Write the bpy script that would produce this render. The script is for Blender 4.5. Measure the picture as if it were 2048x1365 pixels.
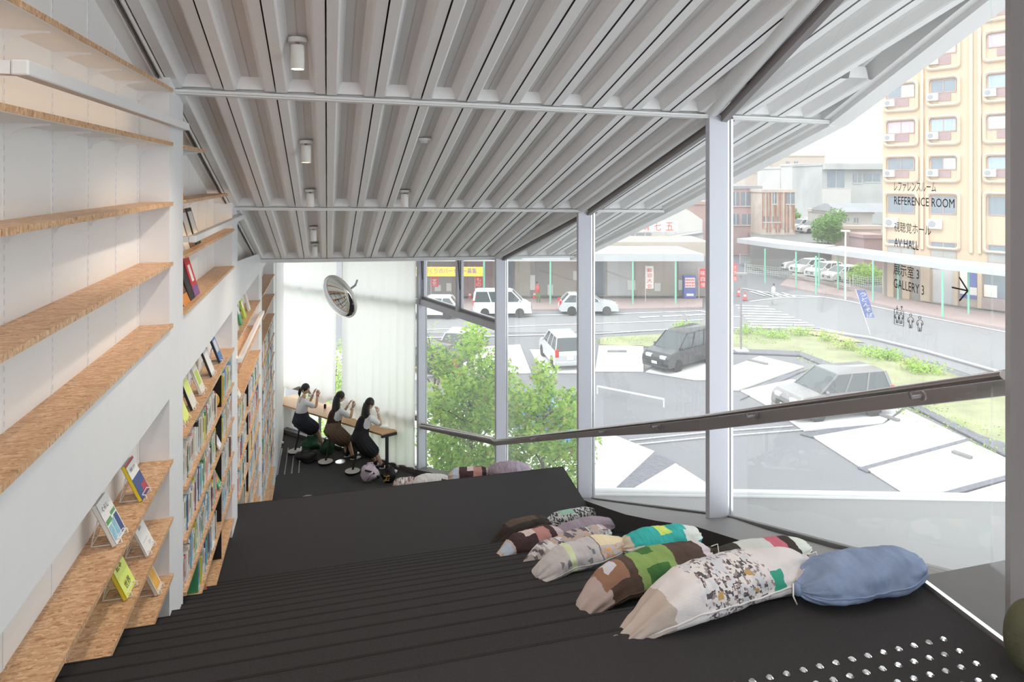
import bpy, math, random
from mathutils import Vector, Matrix, noise
random.seed(11)
S = bpy.context.scene
COL = S.collection
for o in list(bpy.data.objects): bpy.data.objects.remove(o)

# ---------------------------------------------------------------- camera, world, exposure
YAW = math.radians(15.13); CS, SN = math.cos(YAW), math.sin(YAW)
cam = bpy.data.cameras.new('camera'); cam_o = bpy.data.objects.new('camera', cam); COL.objects.link(cam_o)
cam_o.location = (0, 0, 0); cam_o.rotation_euler = (math.radians(90), 0, -YAW)
cam.sensor_width = 36; cam.lens = 24; cam.shift_y = -326.5/2048; cam.clip_start = .05; cam.clip_end = 600
S.camera = cam_o
S.view_settings.view_transform = 'Standard'; S.view_settings.look = 'None'
S.view_settings.gamma = 1; S.view_settings.use_curve_mapping = False
S.view_settings.exposure = 0.85
try:
    S.cycles.transparent_max_bounces = 24; S.cycles.max_bounces = 10; S.cycles.diffuse_bounces = 6
except Exception: pass
wd = bpy.data.worlds.new('sky'); S.world = wd; wd.use_nodes = True
bg = wd.node_tree.nodes['Background']; bg.inputs[0].default_value = (.93, .97, 1, 1); bg.inputs[1].default_value = 1.5
sun = bpy.data.lights.new('sun', 'SUN'); sun.energy = 1.0; sun.angle = math.radians(25); sun.color = (1, .97, .92)
so = bpy.data.objects.new('sun', sun); COL.objects.link(so); so.rotation_euler = (math.radians(38), 0, math.radians(-70))

# pixel -> place: the photograph's lens, used to read positions off it
def ray(px, py):
    t = (px-1024)/1365.33
    return Vector((SN+CS*t, CS-SN*t, -(py-356)/1365.33))
def atz(px, py, z): r = ray(px, py); return r*(z/r.z)
def aty(px, py, y): r = ray(px, py); return r*(y/r.y)
def atx(px, py, x): r = ray(px, py); return r*(x/r.x)
def atd(px, py, d): return ray(px, py)*d
def W(r, d, z=0.0): return Vector((SN*d+CS*r, CS*d-SN*r, z))
def atline(px, py, a, b):          # vertical plane through plan points a, b
    r = ray(px, py); n = Vector((-(b[1]-a[1]), b[0]-a[0]))
    k = (a[0]*n.x+a[1]*n.y)/(r.x*n.x+r.y*n.y); return r*k

# ---------------------------------------------------------------- materials
def mat(name, col, rough=.6, metal=0., var=0., scale=8., bump=0., bscale=60., emit=None, spec=.4, trans=0.):
    m = bpy.data.materials.new(name); m.use_nodes = True; nt = m.node_tree; b = nt.nodes['Principled BSDF']
    c = (*col, 1); b.inputs['Base Color'].default_value = c
    b.inputs['Roughness'].default_value = rough; b.inputs['Metallic'].default_value = metal
    b.inputs['Specular IOR Level'].default_value = spec
    tc = nt.nodes.new('ShaderNodeTexCoord')
    if var or True:
        n = nt.nodes.new('ShaderNodeTexNoise'); n.inputs['Scale'].default_value = scale; n.inputs['Detail'].default_value = 4
        nt.links.new(tc.outputs['Object'], n.inputs['Vector'])
        mx = nt.nodes.new('ShaderNodeMix'); mx.data_type = 'RGBA'
        v = var or .03
        mx.inputs['A'].default_value = (*[max(0, k*(1-v)) for k in col], 1); mx.inputs['B'].default_value = (*[min(1, k*(1+v)) for k in col], 1)
        nt.links.new(n.outputs['Fac'], mx.inputs['Factor']); nt.links.new(mx.outputs['Result'], b.inputs['Base Color'])
    if bump:
        n2 = nt.nodes.new('ShaderNodeTexNoise'); n2.inputs['Scale'].default_value = bscale; n2.inputs['Detail'].default_value = 3
        nt.links.new(tc.outputs['Object'], n2.inputs['Vector'])
        bp = nt.nodes.new('ShaderNodeBump'); bp.inputs['Strength'].default_value = bump; bp.inputs['Distance'].default_value = .01
        nt.links.new(n2.outputs['Fac'], bp.inputs['Height']); nt.links.new(bp.outputs['Normal'], b.inputs['Normal'])
    if emit:
        b.inputs['Emission Color'].default_value = (*emit[0], 1); b.inputs['Emission Strength'].default_value = emit[1]
    if trans:
        t = nt.nodes.new('ShaderNodeBsdfTranslucent'); t.inputs[0].default_value = c
        ms = nt.nodes.new('ShaderNodeMixShader'); ms.inputs[0].default_value = trans
        nt.links.new(b.outputs[0], ms.inputs[1]); nt.links.new(t.outputs[0], ms.inputs[2])
        nt.links.new(ms.outputs[0], nt.nodes['Material Output'].inputs[0])
    return m
def glassmat(name, tint, refl=1.5, haze=0.):
    m = bpy.data.materials.new(name); m.use_nodes = True; nt = m.node_tree; nt.nodes.remove(nt.nodes['Principled BSDF'])
    t = nt.nodes.new('ShaderNodeBsdfTransparent'); t.inputs[0].default_value = (*tint, 1)
    g = nt.nodes.new('ShaderNodeBsdfGlossy'); g.inputs['Roughness'].default_value = .0
    f = nt.nodes.new('ShaderNodeFresnel'); f.inputs[0].default_value = refl
    mx = nt.nodes.new('ShaderNodeMixShader'); L = nt.links
    ge = nt.nodes.new('ShaderNodeNewGeometry'); om = nt.nodes.new('ShaderNodeMath'); om.operation = 'SUBTRACT'; om.inputs[0].default_value = 1
    L.new(ge.outputs['Backfacing'], om.inputs[1]); mu = nt.nodes.new('ShaderNodeMath'); mu.operation = 'MULTIPLY'; L.new(f.outputs[0], mu.inputs[0]); L.new(om.outputs[0], mu.inputs[1])
    L.new(mu.outputs[0], mx.inputs[0]); L.new(t.outputs[0], mx.inputs[1]); L.new(g.outputs[0], mx.inputs[2])
    out = mx.outputs[0]
    if haze:       # washed-out haze put into the pane's colour, imitating milky reflections
        dd = nt.nodes.new('ShaderNodeBsdfDiffuse'); dd.inputs[0].default_value = (.9, .9, .9, 1)
        tr = nt.nodes.new('ShaderNodeBsdfTranslucent'); tr.inputs[0].default_value = (.9, .9, .9, 1)
        m2 = nt.nodes.new('ShaderNodeMixShader'); L.new(dd.outputs[0], m2.inputs[1]); L.new(tr.outputs[0], m2.inputs[2])
        m3 = nt.nodes.new('ShaderNodeMixShader'); m3.inputs[0].default_value = haze
        L.new(out, m3.inputs[1]); L.new(m2.outputs[0], m3.inputs[2]); out = m3.outputs[0]
    L.new(out, nt.nodes['Material Output'].inputs[0]); return m
def osbmat():
    m = bpy.data.materials.new('strand board'); m.use_nodes = True; nt = m.node_tree; b = nt.nodes['Principled BSDF']; N = nt.nodes.new; L = nt.links.new
    tc = N('ShaderNodeTexCoord'); cols = []
    for k, (ang, sx, sy) in enumerate(((.55, 40, 150), (-.85, 46, 170), (1.75, 38, 140))):
        mp = N('ShaderNodeMapping'); mp.inputs['Rotation'].default_value = (ang*.25, ang*.2, ang); mp.inputs['Scale'].default_value = (sx, sy, sx*1.5)
        L(tc.outputs['Object'], mp.inputs['Vector'])
        v = N('ShaderNodeTexVoronoi'); v.inputs['Scale'].default_value = .55; L(mp.outputs[0], v.inputs['Vector']); cols.append(v)
    sel = N('ShaderNodeTexNoise'); sel.inputs['Scale'].default_value = 30; L(tc.outputs['Object'], sel.inputs['Vector'])
    def rng(lo, hi):
        r = N('ShaderNodeMapRange'); r.inputs[1].default_value = lo; r.inputs[2].default_value = hi; L(sel.outputs['Fac'], r.inputs[0]); return r.outputs[0]
    def bw(v):
        s = N('ShaderNodeSeparateColor'); L(v.outputs['Color'], s.inputs[0]); return s.outputs[0]
    m1 = N('ShaderNodeMix'); L(rng(.42, .47), m1.inputs['Factor']); L(bw(cols[0]), m1.inputs['A']); L(bw(cols[1]), m1.inputs['B'])
    m2 = N('ShaderNodeMix'); L(rng(.54, .59), m2.inputs['Factor']); L(m1.outputs[0], m2.inputs['A']); L(bw(cols[2]), m2.inputs['B'])
    cr = N('ShaderNodeValToRGB'); e = cr.color_ramp; e.elements[0].color = (.36, .18, .085, 1); e.elements[1].color = (.78, .53, .33, 1)
    a = e.elements.new(.12); a.color = (.53, .30, .155, 1); a = e.elements.new(.55); a.color = (.62, .38, .21, 1)
    L(m2.outputs[0], cr.inputs[0]); L(cr.outputs[0], b.inputs['Base Color'])
    b.inputs['Roughness'].default_value = .45
    return m
def carpetmat(name, col):
    m = mat(name, col, .95, 0, .55, 260, .5, 500, spec=.1)
    b = m.node_tree.nodes['Principled BSDF']; b.inputs['Sheen Weight'].default_value = .08; b.inputs['Sheen Roughness'].default_value = .4; return m

M = {}
M['white'] = mat('white paint', (.80, .79, .79), .5, spec=.3)
M['panel'] = mat('white wall panel', (.82, .81, .80), .55, 0, .02, 3)
M['column'] = mat('white column paint', (.80, .80, .82), .5)
M['osb'] = osbmat()
M['deck'] = mat('white steel deck', (.82, .80, .80), .4, 0, .03, 2)
M['deckpan'] = mat('light grey deck pan', (.70, .67, .66), .45, 0, .04, 2)
M['steel'] = mat('grey painted steel', (.60, .60, .66), .35, .1, .03, 3)
M['steel2'] = mat('brown grey steel', (.29, .26, .26), .4, .0, .03, 3)
M['alu'] = mat('aluminium bead', (.8, .8, .82), .25, .8)
M['rail'] = mat('steel handrail', (.45, .40, .39), .22, .9)
M['carpet'] = carpetmat('charcoal carpet', (.038, .036, .038))
M['carpet2'] = carpetmat('charcoal carpet floor', (.054, .051, .053))
M['rubber'] = mat('dark rubber sill', (.075, .07, .072), .42, 0, .1, 20)
M['edge_shade'] = mat('painted edge shade', (.012, .011, .011), .8)  # near-black colour for the painted shadow line at each tread edge
M['sill_lit'] = mat('lit rubber sill', (.12, .11, .108), .45, 0, .08, 6)  # lighter copy of the rubber, grazing reflection put into the colour
M['black'] = mat('black', (.012, .012, .014), .5)
M['gap'] = mat('dark slot', (.10, .095, .095), .8)
M['chrome'] = mat('polished steel', (.85, .86, .86), .12, 1)
M['glass'] = glassmat('window glass', (.965, .98, .975), 1.5, .08)
M['glassclean'] = glassmat('plain glass', (.97, .985, .98), 1.45)
M['curtain'] = mat('white curtain', (.97, .95, .925), .9, trans=.72)
M['wood'] = mat('table plywood', (.62, .38, .2), .4, 0, .12, 14)
M['darksteel'] = mat('dark steel leg', (.03, .03, .035), .4)
M['wire'] = mat('white wire', (.82, .80, .79), .4)
M['ink'] = mat('black lettering', (.02, .02, .02), .6)
M['lampglow'] = mat('lamp glow', (1, .9, .75), .5, emit=((1, .74, .45), 2.2))
M['lampface'] = mat('lamp face', (1, .9, .75), .5, emit=((1, .75, .45), 40))
M['mirror'] = mat('mirror', (.9, .9, .9), .02, 1)
M['pages'] = mat('book pages', (.75, .72, .66), .8)

# ---------------------------------------------------------------- mesh helpers
class MB:
    def __init__(s): s.v = []; s.f = []; s.m = []; s.uv = None
    def add(s, vs, fs, mi=0):
        n = len(s.v); s.v += [tuple(v) for v in vs]
        for f in fs: s.f.append(tuple(n+i for i in f)); s.m.append(mi)
        return s
    def box(s, x0, x1, y0, y1, z0, z1, mi=0, mx=None):
        vs = [Vector((x, y, z)) for z in (z0, z1) for y in (y0, y1) for x in (x0, x1)]
        if mx is not None: vs = [mx @ v for v in vs]
        return s.add(vs, [(0, 2, 3, 1), (4, 5, 7, 6), (0, 1, 5, 4), (2, 6, 7, 3), (0, 4, 6, 2), (1, 3, 7, 5)], mi)
    def hexa(s, b, t, mi=0):       # b, t: lists of bottom and top corner loops (same count)
        n = len(b); vs = list(b)+list(t)
        fs = [tuple(reversed(range(n))), tuple(range(n, 2*n))]+[(i, (i+1) % n, n+(i+1) % n, n+i) for i in range(n)]
        return s.add(vs, fs, mi)
    def prism(s, poly, z0, z1, mi=0):
        a = sum(poly[i][0]*poly[(i+1) % len(poly)][1]-poly[(i+1) % len(poly)][0]*poly[i][1] for i in range(len(poly)))
        if a < 0: poly = poly[::-1]
        return s.hexa([(p[0], p[1], z0) for p in poly], [(p[0], p[1], z1) for p in poly], mi)
    def bar(s, a, b, w, h, mi=0, up=(0, 0, 1)):   # box along a-b, width w (sideways), height h (along up)
        a, b = Vector(a), Vector(b); d = (b-a).normalized(); up = Vector(up)
        sd = d.cross(up).normalized(); u = sd.cross(d).normalized()
        c = [(-w/2, -h/2), (w/2, -h/2), (w/2, h/2), (-w/2, h/2)]
        return s.hexa([a+sd*x+u*y for x, y in c], [b+sd*x+u*y for x, y in c], mi)
    def tube(s, pts, r, n=8, mi=0, cap=True):
        pts = [Vector(p) for p in pts]; rs = r if isinstance(r, (list, tuple)) else [r]*len(pts)
        rings = []; ref = None
        for i, p in enumerate(pts):
            d = (pts[min(i+1, len(pts)-1)]-pts[max(i-1, 0)]).normalized()
            if ref is None: ref = d.orthogonal().normalized()
            ref = (ref-d*ref.dot(d)).normalized(); q = d.cross(ref)
            rings.append([p+(ref*math.cos(2*math.pi*k/n)+q*math.sin(2*math.pi*k/n))*rs[i] for k in range(n)])
        vs = [v for rg in rings for v in rg]
        fs = [(i*n+k, i*n+(k+1) % n, (i+1)*n+(k+1) % n, (i+1)*n+k) for i in range(len(pts)-1) for k in range(n)]
        if cap: fs += [tuple(reversed(range(n))), tuple(range((len(pts)-1)*n, len(pts)*n))]
        return s.add(vs, fs, mi)
    def lathe(s, prof, n=20, mi=0, mx=None):      # prof: (radius, z)
        vs = []
        for r, z in prof:
            for k in range(n): vs.append(Vector((r*math.cos(2*math.pi*k/n), r*math.sin(2*math.pi*k/n), z)))
        if mx is not None: vs = [mx @ v for v in vs]
        fs = [(i*n+k, i*n+(k+1) % n, (i+1)*n+(k+1) % n, (i+1)*n+k) for i in range(len(prof)-1) for k in range(n)]
        fs += [tuple(reversed(range(n))), tuple(range((len(prof)-1)*n, len(prof)*n))]
        return s.add(vs, fs, mi)
    def ell(s, c, r, n=12, m=8, mi=0, mx=None):
        c = Vector(c); vs = []
        for i in range(m+1):
            th = math.pi*i/m
            for k in range(n):
                ph = 2*math.pi*k/n; p = Vector((r[0]*math.sin(th)*math.cos(ph), r[1]*math.sin(th)*math.sin(ph), -r[2]*math.cos(th)))
                vs.append((mx @ p if mx is not None else p)+c)
        fs = [(i*n+k, i*n+(k+1) % n, (i+1)*n+(k+1) % n, (i+1)*n+k) for i in range(m) for k in range(n)]
        return s.add(vs, fs, mi)
    def mesh(s, name, mats):
        me = bpy.data.meshes.new(name); me.from_pydata(s.v, [], s.f)
        for m in (mats if isinstance(mats, (list, tuple)) else [mats]): me.materials.append(M[m] if isinstance(m, str) else m)
        me.polygons.foreach_set('material_index', s.m); me.update(); return me
    def build(s, name, mats, parent=None, smooth=False, bevel=0, seg=2, **kw):
        me = s.mesh(name, mats)
        if smooth: me.polygons.foreach_set('use_smooth', [True]*len(me.polygons))
        o = bpy.data.objects.new(name, me); COL.objects.link(o)
        if bevel:
            b = o.modifiers.new('b', 'BEVEL'); b.width = bevel; b.segments = seg; b.limit_method = 'ANGLE'; b.angle_limit = math.radians(40)
        if smooth == 'auto':
            try: me.set_sharp_from_angle(angle=math.radians(38))
            except Exception: pass
        if parent is not None:
            o.parent = parent
        for k, v in kw.items(): o[k] = v
        return o
def thing(name, label, cat, loc=(0, 0, 0), rz=0, group=None):
    o = bpy.data.objects.new(name, None); COL.objects.link(o); o.location = loc; o.rotation_euler = (0, 0, rz); o.empty_display_size = .1
    o['label'] = label; o['category'] = cat
    if group: o['group'] = group
    return o
def struct(name):
    o = bpy.data.objects.new(name, None); COL.objects.link(o); o['kind'] = 'structure'; return o
def tag(o, label, cat, group=None, kind=None):
    o['label'] = label; o['category'] = cat
    if group: o['group'] = group
    if kind: o['kind'] = kind
    return o
def link_copy(src, parent=None, **kw):
    c = src.copy(); COL.objects.link(c)
    if parent is not None: c.parent = parent
    return c
def copy_tree(o, parent=None):
    c = link_copy(o, parent)
    for ch in [x for x in bpy.data.objects if x.parent == o]: copy_tree(ch, c)
    return c
def textmesh(txt, width=None, height=None, thick=0.0, off=0.0):
    cu = bpy.data.curves.new('t', 'FONT'); cu.body = txt; cu.size = 1; cu.extrude = thick; cu.offset = off; cu.resolution_u = 2
    o = bpy.data.objects.new('t', cu); COL.objects.link(o); bpy.context.view_layer.update()
    me = bpy.data.meshes.new_from_object(o.evaluated_get(bpy.context.evaluated_depsgraph_get()))
    bpy.data.objects.remove(o)
    if not me.vertices: return me
    xs = [v.co.x for v in me.vertices]; ys = [v.co.y for v in me.vertices]
    x0, x1, y0, y1 = min(xs), max(xs), min(ys), max(ys)
    sy = (height/(y1-y0)) if height else None; sx = (width/(x1-x0)) if width else sy
    if sy is None: sy = sx
    for v in me.vertices: v.co.x = (v.co.x-x0)*sx; v.co.y = (v.co.y-y0)*sy
    return me
def put_text(txt, p, xdir, width, height, m, parent, name='lettering', off=0.0, thick=.0, up=(0, 0, 1)):
    me = textmesh(txt, width, height, thick, off); me.materials.clear(); me.materials.append(M[m] if isinstance(m, str) else m)
    o = bpy.data.objects.new(name, me); COL.objects.link(o)
    x = Vector(xdir).normalized(); y = Vector(up); y = (y-x*y.dot(x)).normalized(); z = x.cross(y)
    mx = Matrix((x, y, z)).transposed().to_4x4(); mx.translation = Vector(p)
    o.parent = parent
    if parent is not None: o.matrix_parent_inverse = Matrix.Identity(4); o.matrix_basis = (parent.matrix_basis.inverted() @ mx)
    else: o.matrix_basis = mx
    return o
# ================================================================ the room shell
def CZ(x, y): return .55+.305*(4.92-y)-.018*(x+.96)         # underside of the sloping ceiling
WX, BX, SX, CX = -.96, -1.13, -.94, -.96                      # wall face, recess back, shelf front, column face
RZ, GO = .141, .298
LOW = -5.8
FLOOR = struct('floor')
# edge of the stair on the window side
BP = [(-6, 1.9), (1.6, 2.08), (2.1, 2.12), (3.7, 2.34), (5.8, 2.58), (7.1, 2.86), (8.4, 2.96), (12.6, 2.2)]
def BND(y):
    for (a, xa), (b, xb) in zip(BP, BP[1:]):
        if a <= y <= b: return xa+(xb-xa)*(y-a)/(b-a)
    return BP[-1][1]
def edge_poly(y0, y1, xl=-1.2):
    ys = [y0]+[b for b, _ in BP if y0 < b < y1]+[y1]
    return [(xl, y0)]+[(BND(y), y) for y in ys]+[(xl, y1)]
def slab(name, y0, y1, z, th, m='carpet', x0=-1.2):
    o = MB().prism(edge_poly(y0, y1, x0), z-th, z).build(name, m, FLOOR, bevel=.004, seg=1)
    MB().box(x0, BND(y1)-.002, y1-.011, y1+.001, z-.006, z+.0012).build('edge_shade_strip', 'edge_shade', o)  # dark strip imitating the shadow line under the tread edge
    return o
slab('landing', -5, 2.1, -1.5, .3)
steps = []
for k in range(1, 16):
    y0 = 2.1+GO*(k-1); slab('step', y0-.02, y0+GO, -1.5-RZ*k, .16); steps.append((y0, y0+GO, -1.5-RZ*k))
PZ = -1.5-RZ*16
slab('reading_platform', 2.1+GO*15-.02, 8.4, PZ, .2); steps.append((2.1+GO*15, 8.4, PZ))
for k in range(1, 15):
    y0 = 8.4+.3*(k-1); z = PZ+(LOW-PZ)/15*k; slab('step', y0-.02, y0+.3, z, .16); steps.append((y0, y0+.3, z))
def step_z(y):
    if y < 2.1: return -1.5
    for a, b, z in steps:
        if a <= y < b: return z
    return LOW
FA, FB, P4, P3, P2, KK = (-1.05, 16.75), (1.86, 13.5), (2.80, 10.8), (3.13, 7.87), (3.12, 4.89), (2.52, 2.15)
MB().prism([(-1.3, 8.5), (3.2, 8.5), (3.1, 10.8), (2.9, 10.9), (1.95, 13.55), (-1.15, 16.95), (-1.3, 16.95)], LOW-.3, LOW).build('lower_floor', 'carpet2', FLOOR)
# stair side curb towards the glass (dark carpet face with rubber sill on top)
GL = [(2.47, 1.9, -1.60), (KK[0], KK[1], -1.614), (2.86, 3.7, -2.30), (P2[0], P2[1], -2.76), (P3[0], P3[1], -3.97), (P4[0], P4[1], -4.98)]
def gz(y):
    for a, b in zip(GL, GL[1:]):
        if a[1] <= y <= b[1]:
            t = (y-a[1])/(b[1]-a[1]); return a[0]+(b[0]-a[0])*t, a[2]+(b[2]-a[2])*t
    return GL[-1][0], GL[-1][2]
def inz(y):
    T = [(2.1, -1.53), (2.75, -1.83), (4.1, -2.345), (5.1, -2.79), (7.2, -3.67), (11, -5.03)]
    for (a, za), (b, zb) in zip(T, T[1:]):
        if y <= b: return za+(zb-za)*(y-a)/(b-a)
    return T[-1][1]
ys = [2.1, 2.7, 3.4, 4.1, 4.89, 5.6, 6.4, 7.2, 7.87, 8.6, 9.4, 10.1, 10.8]
mb = MB()
for a, b in zip(ys, ys[1:]):
    (ga, za), (gb, zb) = gz(a), gz(b); xa, xb = BND(a)+.01, BND(b)+.01
    if a > 8.3: xa = ga-.25
    if b > 8.5: xb = gb-.25
    mb.add([(xa, a, inz(a)), (ga+.1, a, za), (gb+.1, b, zb), (xb, b, inz(b))], [(0, 1, 2, 3)], 0)
    mb.add([(xa, a, inz(a)), (xb, b, inz(b)), (xb, b, LOW), (xa, a, LOW)], [(0, 1, 2, 3)], 1)
TRIM = struct('trim_1')
mb.build('sill_and_curb', ['sill_lit', 'carpet'], TRIM)
MB().prism([(2.12, 2.1), (BND(1.6)+.04, 1.55), (2.47, 1.7), (2.62, 1.95), (2.68, 2.15), (2.62, 2.1)], -1.56, -1.515).build('landing_sill', 'rubber', TRIM)
MB().bar((2.135, 2.11, -1.497), (2.10, 1.69, -1.497), .018, .02).bar((2.10, 1.69, -1.497), (2.2, 1.66, -1.497), .018, .02).bar((1.98, 2.10, -1.498), (2.135, 2.11, -1.497), .018, .02).build('metal_edge_strip', 'alu', TRIM)
# sill of the far corner
mb = MB()
for a, b in ((P4, FB), (FB, FA)):
    d = (Vector(b)-Vector(a)).normalized(); n = Vector((-d.y, d.x))
    if n.x > 0: n = -n
    z0, z1 = (-4.98, LOW+.08) if a == P4 else (LOW+.08, LOW+.08)
    mb.add([(a[0], a[1], z0), (b[0], b[1], z1), (b[0]+n.x*.22, b[1]+n.y*.22, z1), (a[0]+n.x*.22, a[1]+n.y*.22, z0)], [(0, 1, 2, 3)])
    mb.add([(b[0]+n.x*.22, b[1]+n.y*.22, z1), (a[0]+n.x*.22, a[1]+n.y*.22, z0), (a[0]+n.x*.22, a[1]+n.y*.22, LOW-.1), (b[0]+n.x*.22, b[1]+n.y*.22, LOW-.1)], [(0, 1, 2, 3)])
mb.build('corner_sill', 'sill_lit', TRIM)

# tactile studs on the landing and by the bookcase
stud = MB().lathe([(.0115, 0), (.0115, .002), (.0075, .0055)], 12).mesh('tactile_stud', 'chrome')
stud.polygons.foreach_set('use_smooth', [False]*len(stud.polygons))
for j in range(5):
    for i in range(24):
        x, y = 1.931-.0592*i, 1.774-.0583*j
        d = SN*x+CS*y; r = CS*x-SN*y
        if 356+1365*1.5/d > 1375 or y < 1.5: continue
        o = bpy.data.objects.new('tactile_stud', stud); COL.objects.link(o); o.location = (x, y, -1.5); o.parent = FLOOR
        o.rotation_euler = (0, 0, i*.7)
mb = MB()
for i in range(4):
    for j in range(22):
        p = atz(555, 950, LOW); q = Vector((p.x+.06*i*2.2, p.y+.062*j*1.0, LOW))
        mb.lathe([(.014, LOW), (.010, LOW+.006)], 8, 0, Matrix.Translation((q.x, q.y, 0)))
mb.build('stud_field', 'chrome', FLOOR, kind='stuff')
for px, py in ((681, 924), (615, 996)):
    p = atz(px, py, LOW)
    MB().lathe([(.105, 0), (.105, .003), (.075, .004), (.075, .001), (.03, .001), (.03, .004), (.001, .004)], 28, 0, Matrix.Translation(p)).build('floor_outlet', 'alu' if py < 950 else 'steel2', FLOOR)

# ---------------------------------------------------------------- ceiling: ribbed steel deck between beams
CEIL = struct('ceiling')
X0, PIT = -.990, .327
NM = 16
beams = [(4.92), (7.86), (10.80)]
bays = [(-2.5, 4.92), (4.92, 7.86), (7.86, 10.80)]
def deck_profile():
    g = .0045; f = .074; dpt = .095; s = .03
    return [(g, .0, 1), (g+f-.012, .0, 0), (g+f, .010, 0), (g+f+s*.55, dpt*.8, 0), (g+f+s, dpt, 0), (PIT/2-.004, dpt, 0), (PIT/2-.004, dpt+.004, 0), (PIT/2+.004, dpt+.004, 0), (PIT/2+.004, dpt, 0), (PIT-g-f-s, dpt, 0), (PIT-g-f-s*.55, dpt*.8, 0), (PIT-g-f, .010, 0), (PIT-g-f+.012, 0, 0), (PIT-g, 0, 0)]
prof = deck_profile()
for a0, b in bays:
    for i in range(NM):
        x = X0+PIT*i; mb = MB(); n = len(prof); vs = []; a = max(a0, 4.92-(4.13-x-PIT)/.265) if a0 < 4 else a0
        if b-a < .35: continue
        for y in (a+.05, b-.05 if b < 11 else b):
            for (px_, dz, _) in prof: vs.append((x+px_, y, CZ(x, y)+.022+dz))
        fs = []; ms = []
        for k in range(n-1):
            mb.add([vs[k], vs[k+1], vs[n+k+1], vs[n+k]], [(0, 1, 2, 3)], 1 if k in (4, 5, 6, 7, 8) else 0)
        # closed ends of the trough: curved diaphragm at the beam
        for (y, sg) in ((b-.05, -1), (a+.05, 1)):
            c = CZ(x, y)+.022
            e = [(x+prof[k][0], y-sg*-.0, c+prof[k][1]) for k in (2, 3, 4, 9, 10, 11)]
            e2 = [(x+prof[k][0]*1.0, y+sg*.03, c+prof[k][1]) for k in (2, 3, 4, 9, 10, 11)]
            mb.add(e, [(0, 1, 2, 3, 4, 5)], 0)
        # slot sides
        for sx in (x+prof[0][0], x+prof[-1][0]):
            mb.add([(sx, a+.05, CZ(x, a+.05)+.022), (sx, b-.05, CZ(x, b-.05)+.022), (sx, b-.05, CZ(x, b-.05)+.09), (sx, a+.05, CZ(x, a+.05)+.09)], [(0, 1, 2, 3)], 2)
        mb.build('deck_panel', ['deck', 'deckpan', 'gap'], CEIL)
xe = X0+PIT*NM
for y in beams:
    xr = 4.10 if y < 10 else 4.0
    mb = MB()
    c = lambda x, dz: (x, y, CZ(x, y)+dz)
    mb.bar(c(-1.13, .006), c(xr, .006), .10, .012); mb.bar(c(-1.13, .075), c(xr, .075), .012, .13)
    mb.bar((-1.13, y-.045, CZ(-1.13, y)+.02), (xr, y-.045, CZ(xr, y)+.02), .01, .02)
    mb.build('ceiling_beam', 'white', CEIL)
# smooth soffit over the bookcases, the roof skin and the eave
MB().add([(-1.3, -2.5, CZ(-1.3, -2.5)+.02), (X0+.0, -2.5, CZ(X0, -2.5)+.02), (X0+.0, 10.8, CZ(X0, 10.8)+.02), (-1.3, 10.8, CZ(-1.3, 10.8)+.02)], [(0, 1, 2, 3)]).build('soffit_board', 'white', CEIL)
for k in (0, 1, 2): 
    mb = MB(); x = X0-.012-.02*k; mb.bar((x, -2.5, CZ(x, -2.5)+.014), (x, 10.75, CZ(x, 10.75)+.014), .008, .012)
    mb.build('closing_trim', 'gap' if k == 1 else 'deck', CEIL)
RF = [(-1.4, -2.5), (2.2, -2.5), (4.15, 4.92), (4.16, 10.9), (-1.4, 10.9)]
MB().hexa([(x, y, CZ(x, y)+.2) for x, y in RF], [(x, y, CZ(x, y)+.3) for x, y in RF]).build('roof_slab', 'deck', CEIL)
ev = [(2.2, -2.5), (3.69, 3.08), (4.15, 4.92), (4.16, 7.86), (4.02, 11.0)]
mb = MB()
for (xa, ya), (xb, yb) in zip(ev, ev[1:]):
    for dx, dz, w, h in ((.05, .06, .16, .16), (-.06, .10, .06, .14)):
        mb.bar((xa+dx, ya, CZ(xa, ya)+dz), (xb+dx, yb, CZ(xb, yb)+dz), w, h)
mb.build('eave_channel', 'deck', CEIL)
# flat ceiling of the far corner room and of the upper landing
MB().prism([(-1.4, 10.86), (4.0, 10.86), (3.6, 12), (2.3, 14.2), (-.9, 17.3), (-1.4, 17.3)], -1.16, -1.0).build('far_ceiling', 'white', CEIL)
MB().box(-1.4, 4.2, -6, -2.5, CZ(0, -2.5)+.0, CZ(0, -2.5)+.1).build('upper_ceiling', 'white', CEIL)
MB().bar((-1.13, 10.9, CZ(-1.13, 10.8)-.005), (3.1, 10.9, CZ(3.1, 10.8)-.005), .16, .05).build('far_ceiling_edge', 'white', CEIL)

# walls behind the camera and behind the bookcases
b = struct('added_window_7'); MB().box(-1.4, 2.6, -5.03, -5, -1.5, 2.8).build('pane', 'glassclean', b); MB().box(-1.4, 2.6, -5.1, -5, 2.5, 3).build('head_channel', 'steel', b)  # unseen glazing behind the camera, added to let in daylight
w = struct('wall_left')
MB().box(-1.35, BX-.015, -5, 17.2, -6.2, 3.0).build('wall_core', 'white', w)
MB().box(BX-.02, WX, 13.95, 16.9, LOW, -1.1).build('end_panel', 'white', w)
for yy in (-1.2, 1.3): 
    pass
r = struct('wall_right')
w6 = struct('added_window_6'); MB().box(2.66, 2.68, -5, .2, -1.5, 2.8).build('pane', 'glassclean', w6)  # unseen side glazing, added to bring more daylight into the room
for yy in (-5, -2.4, .15): MB().box(2.6, 2.75, yy, yy+.07, -1.5, 2.9).build('mullion', 'steel', w6)

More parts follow.
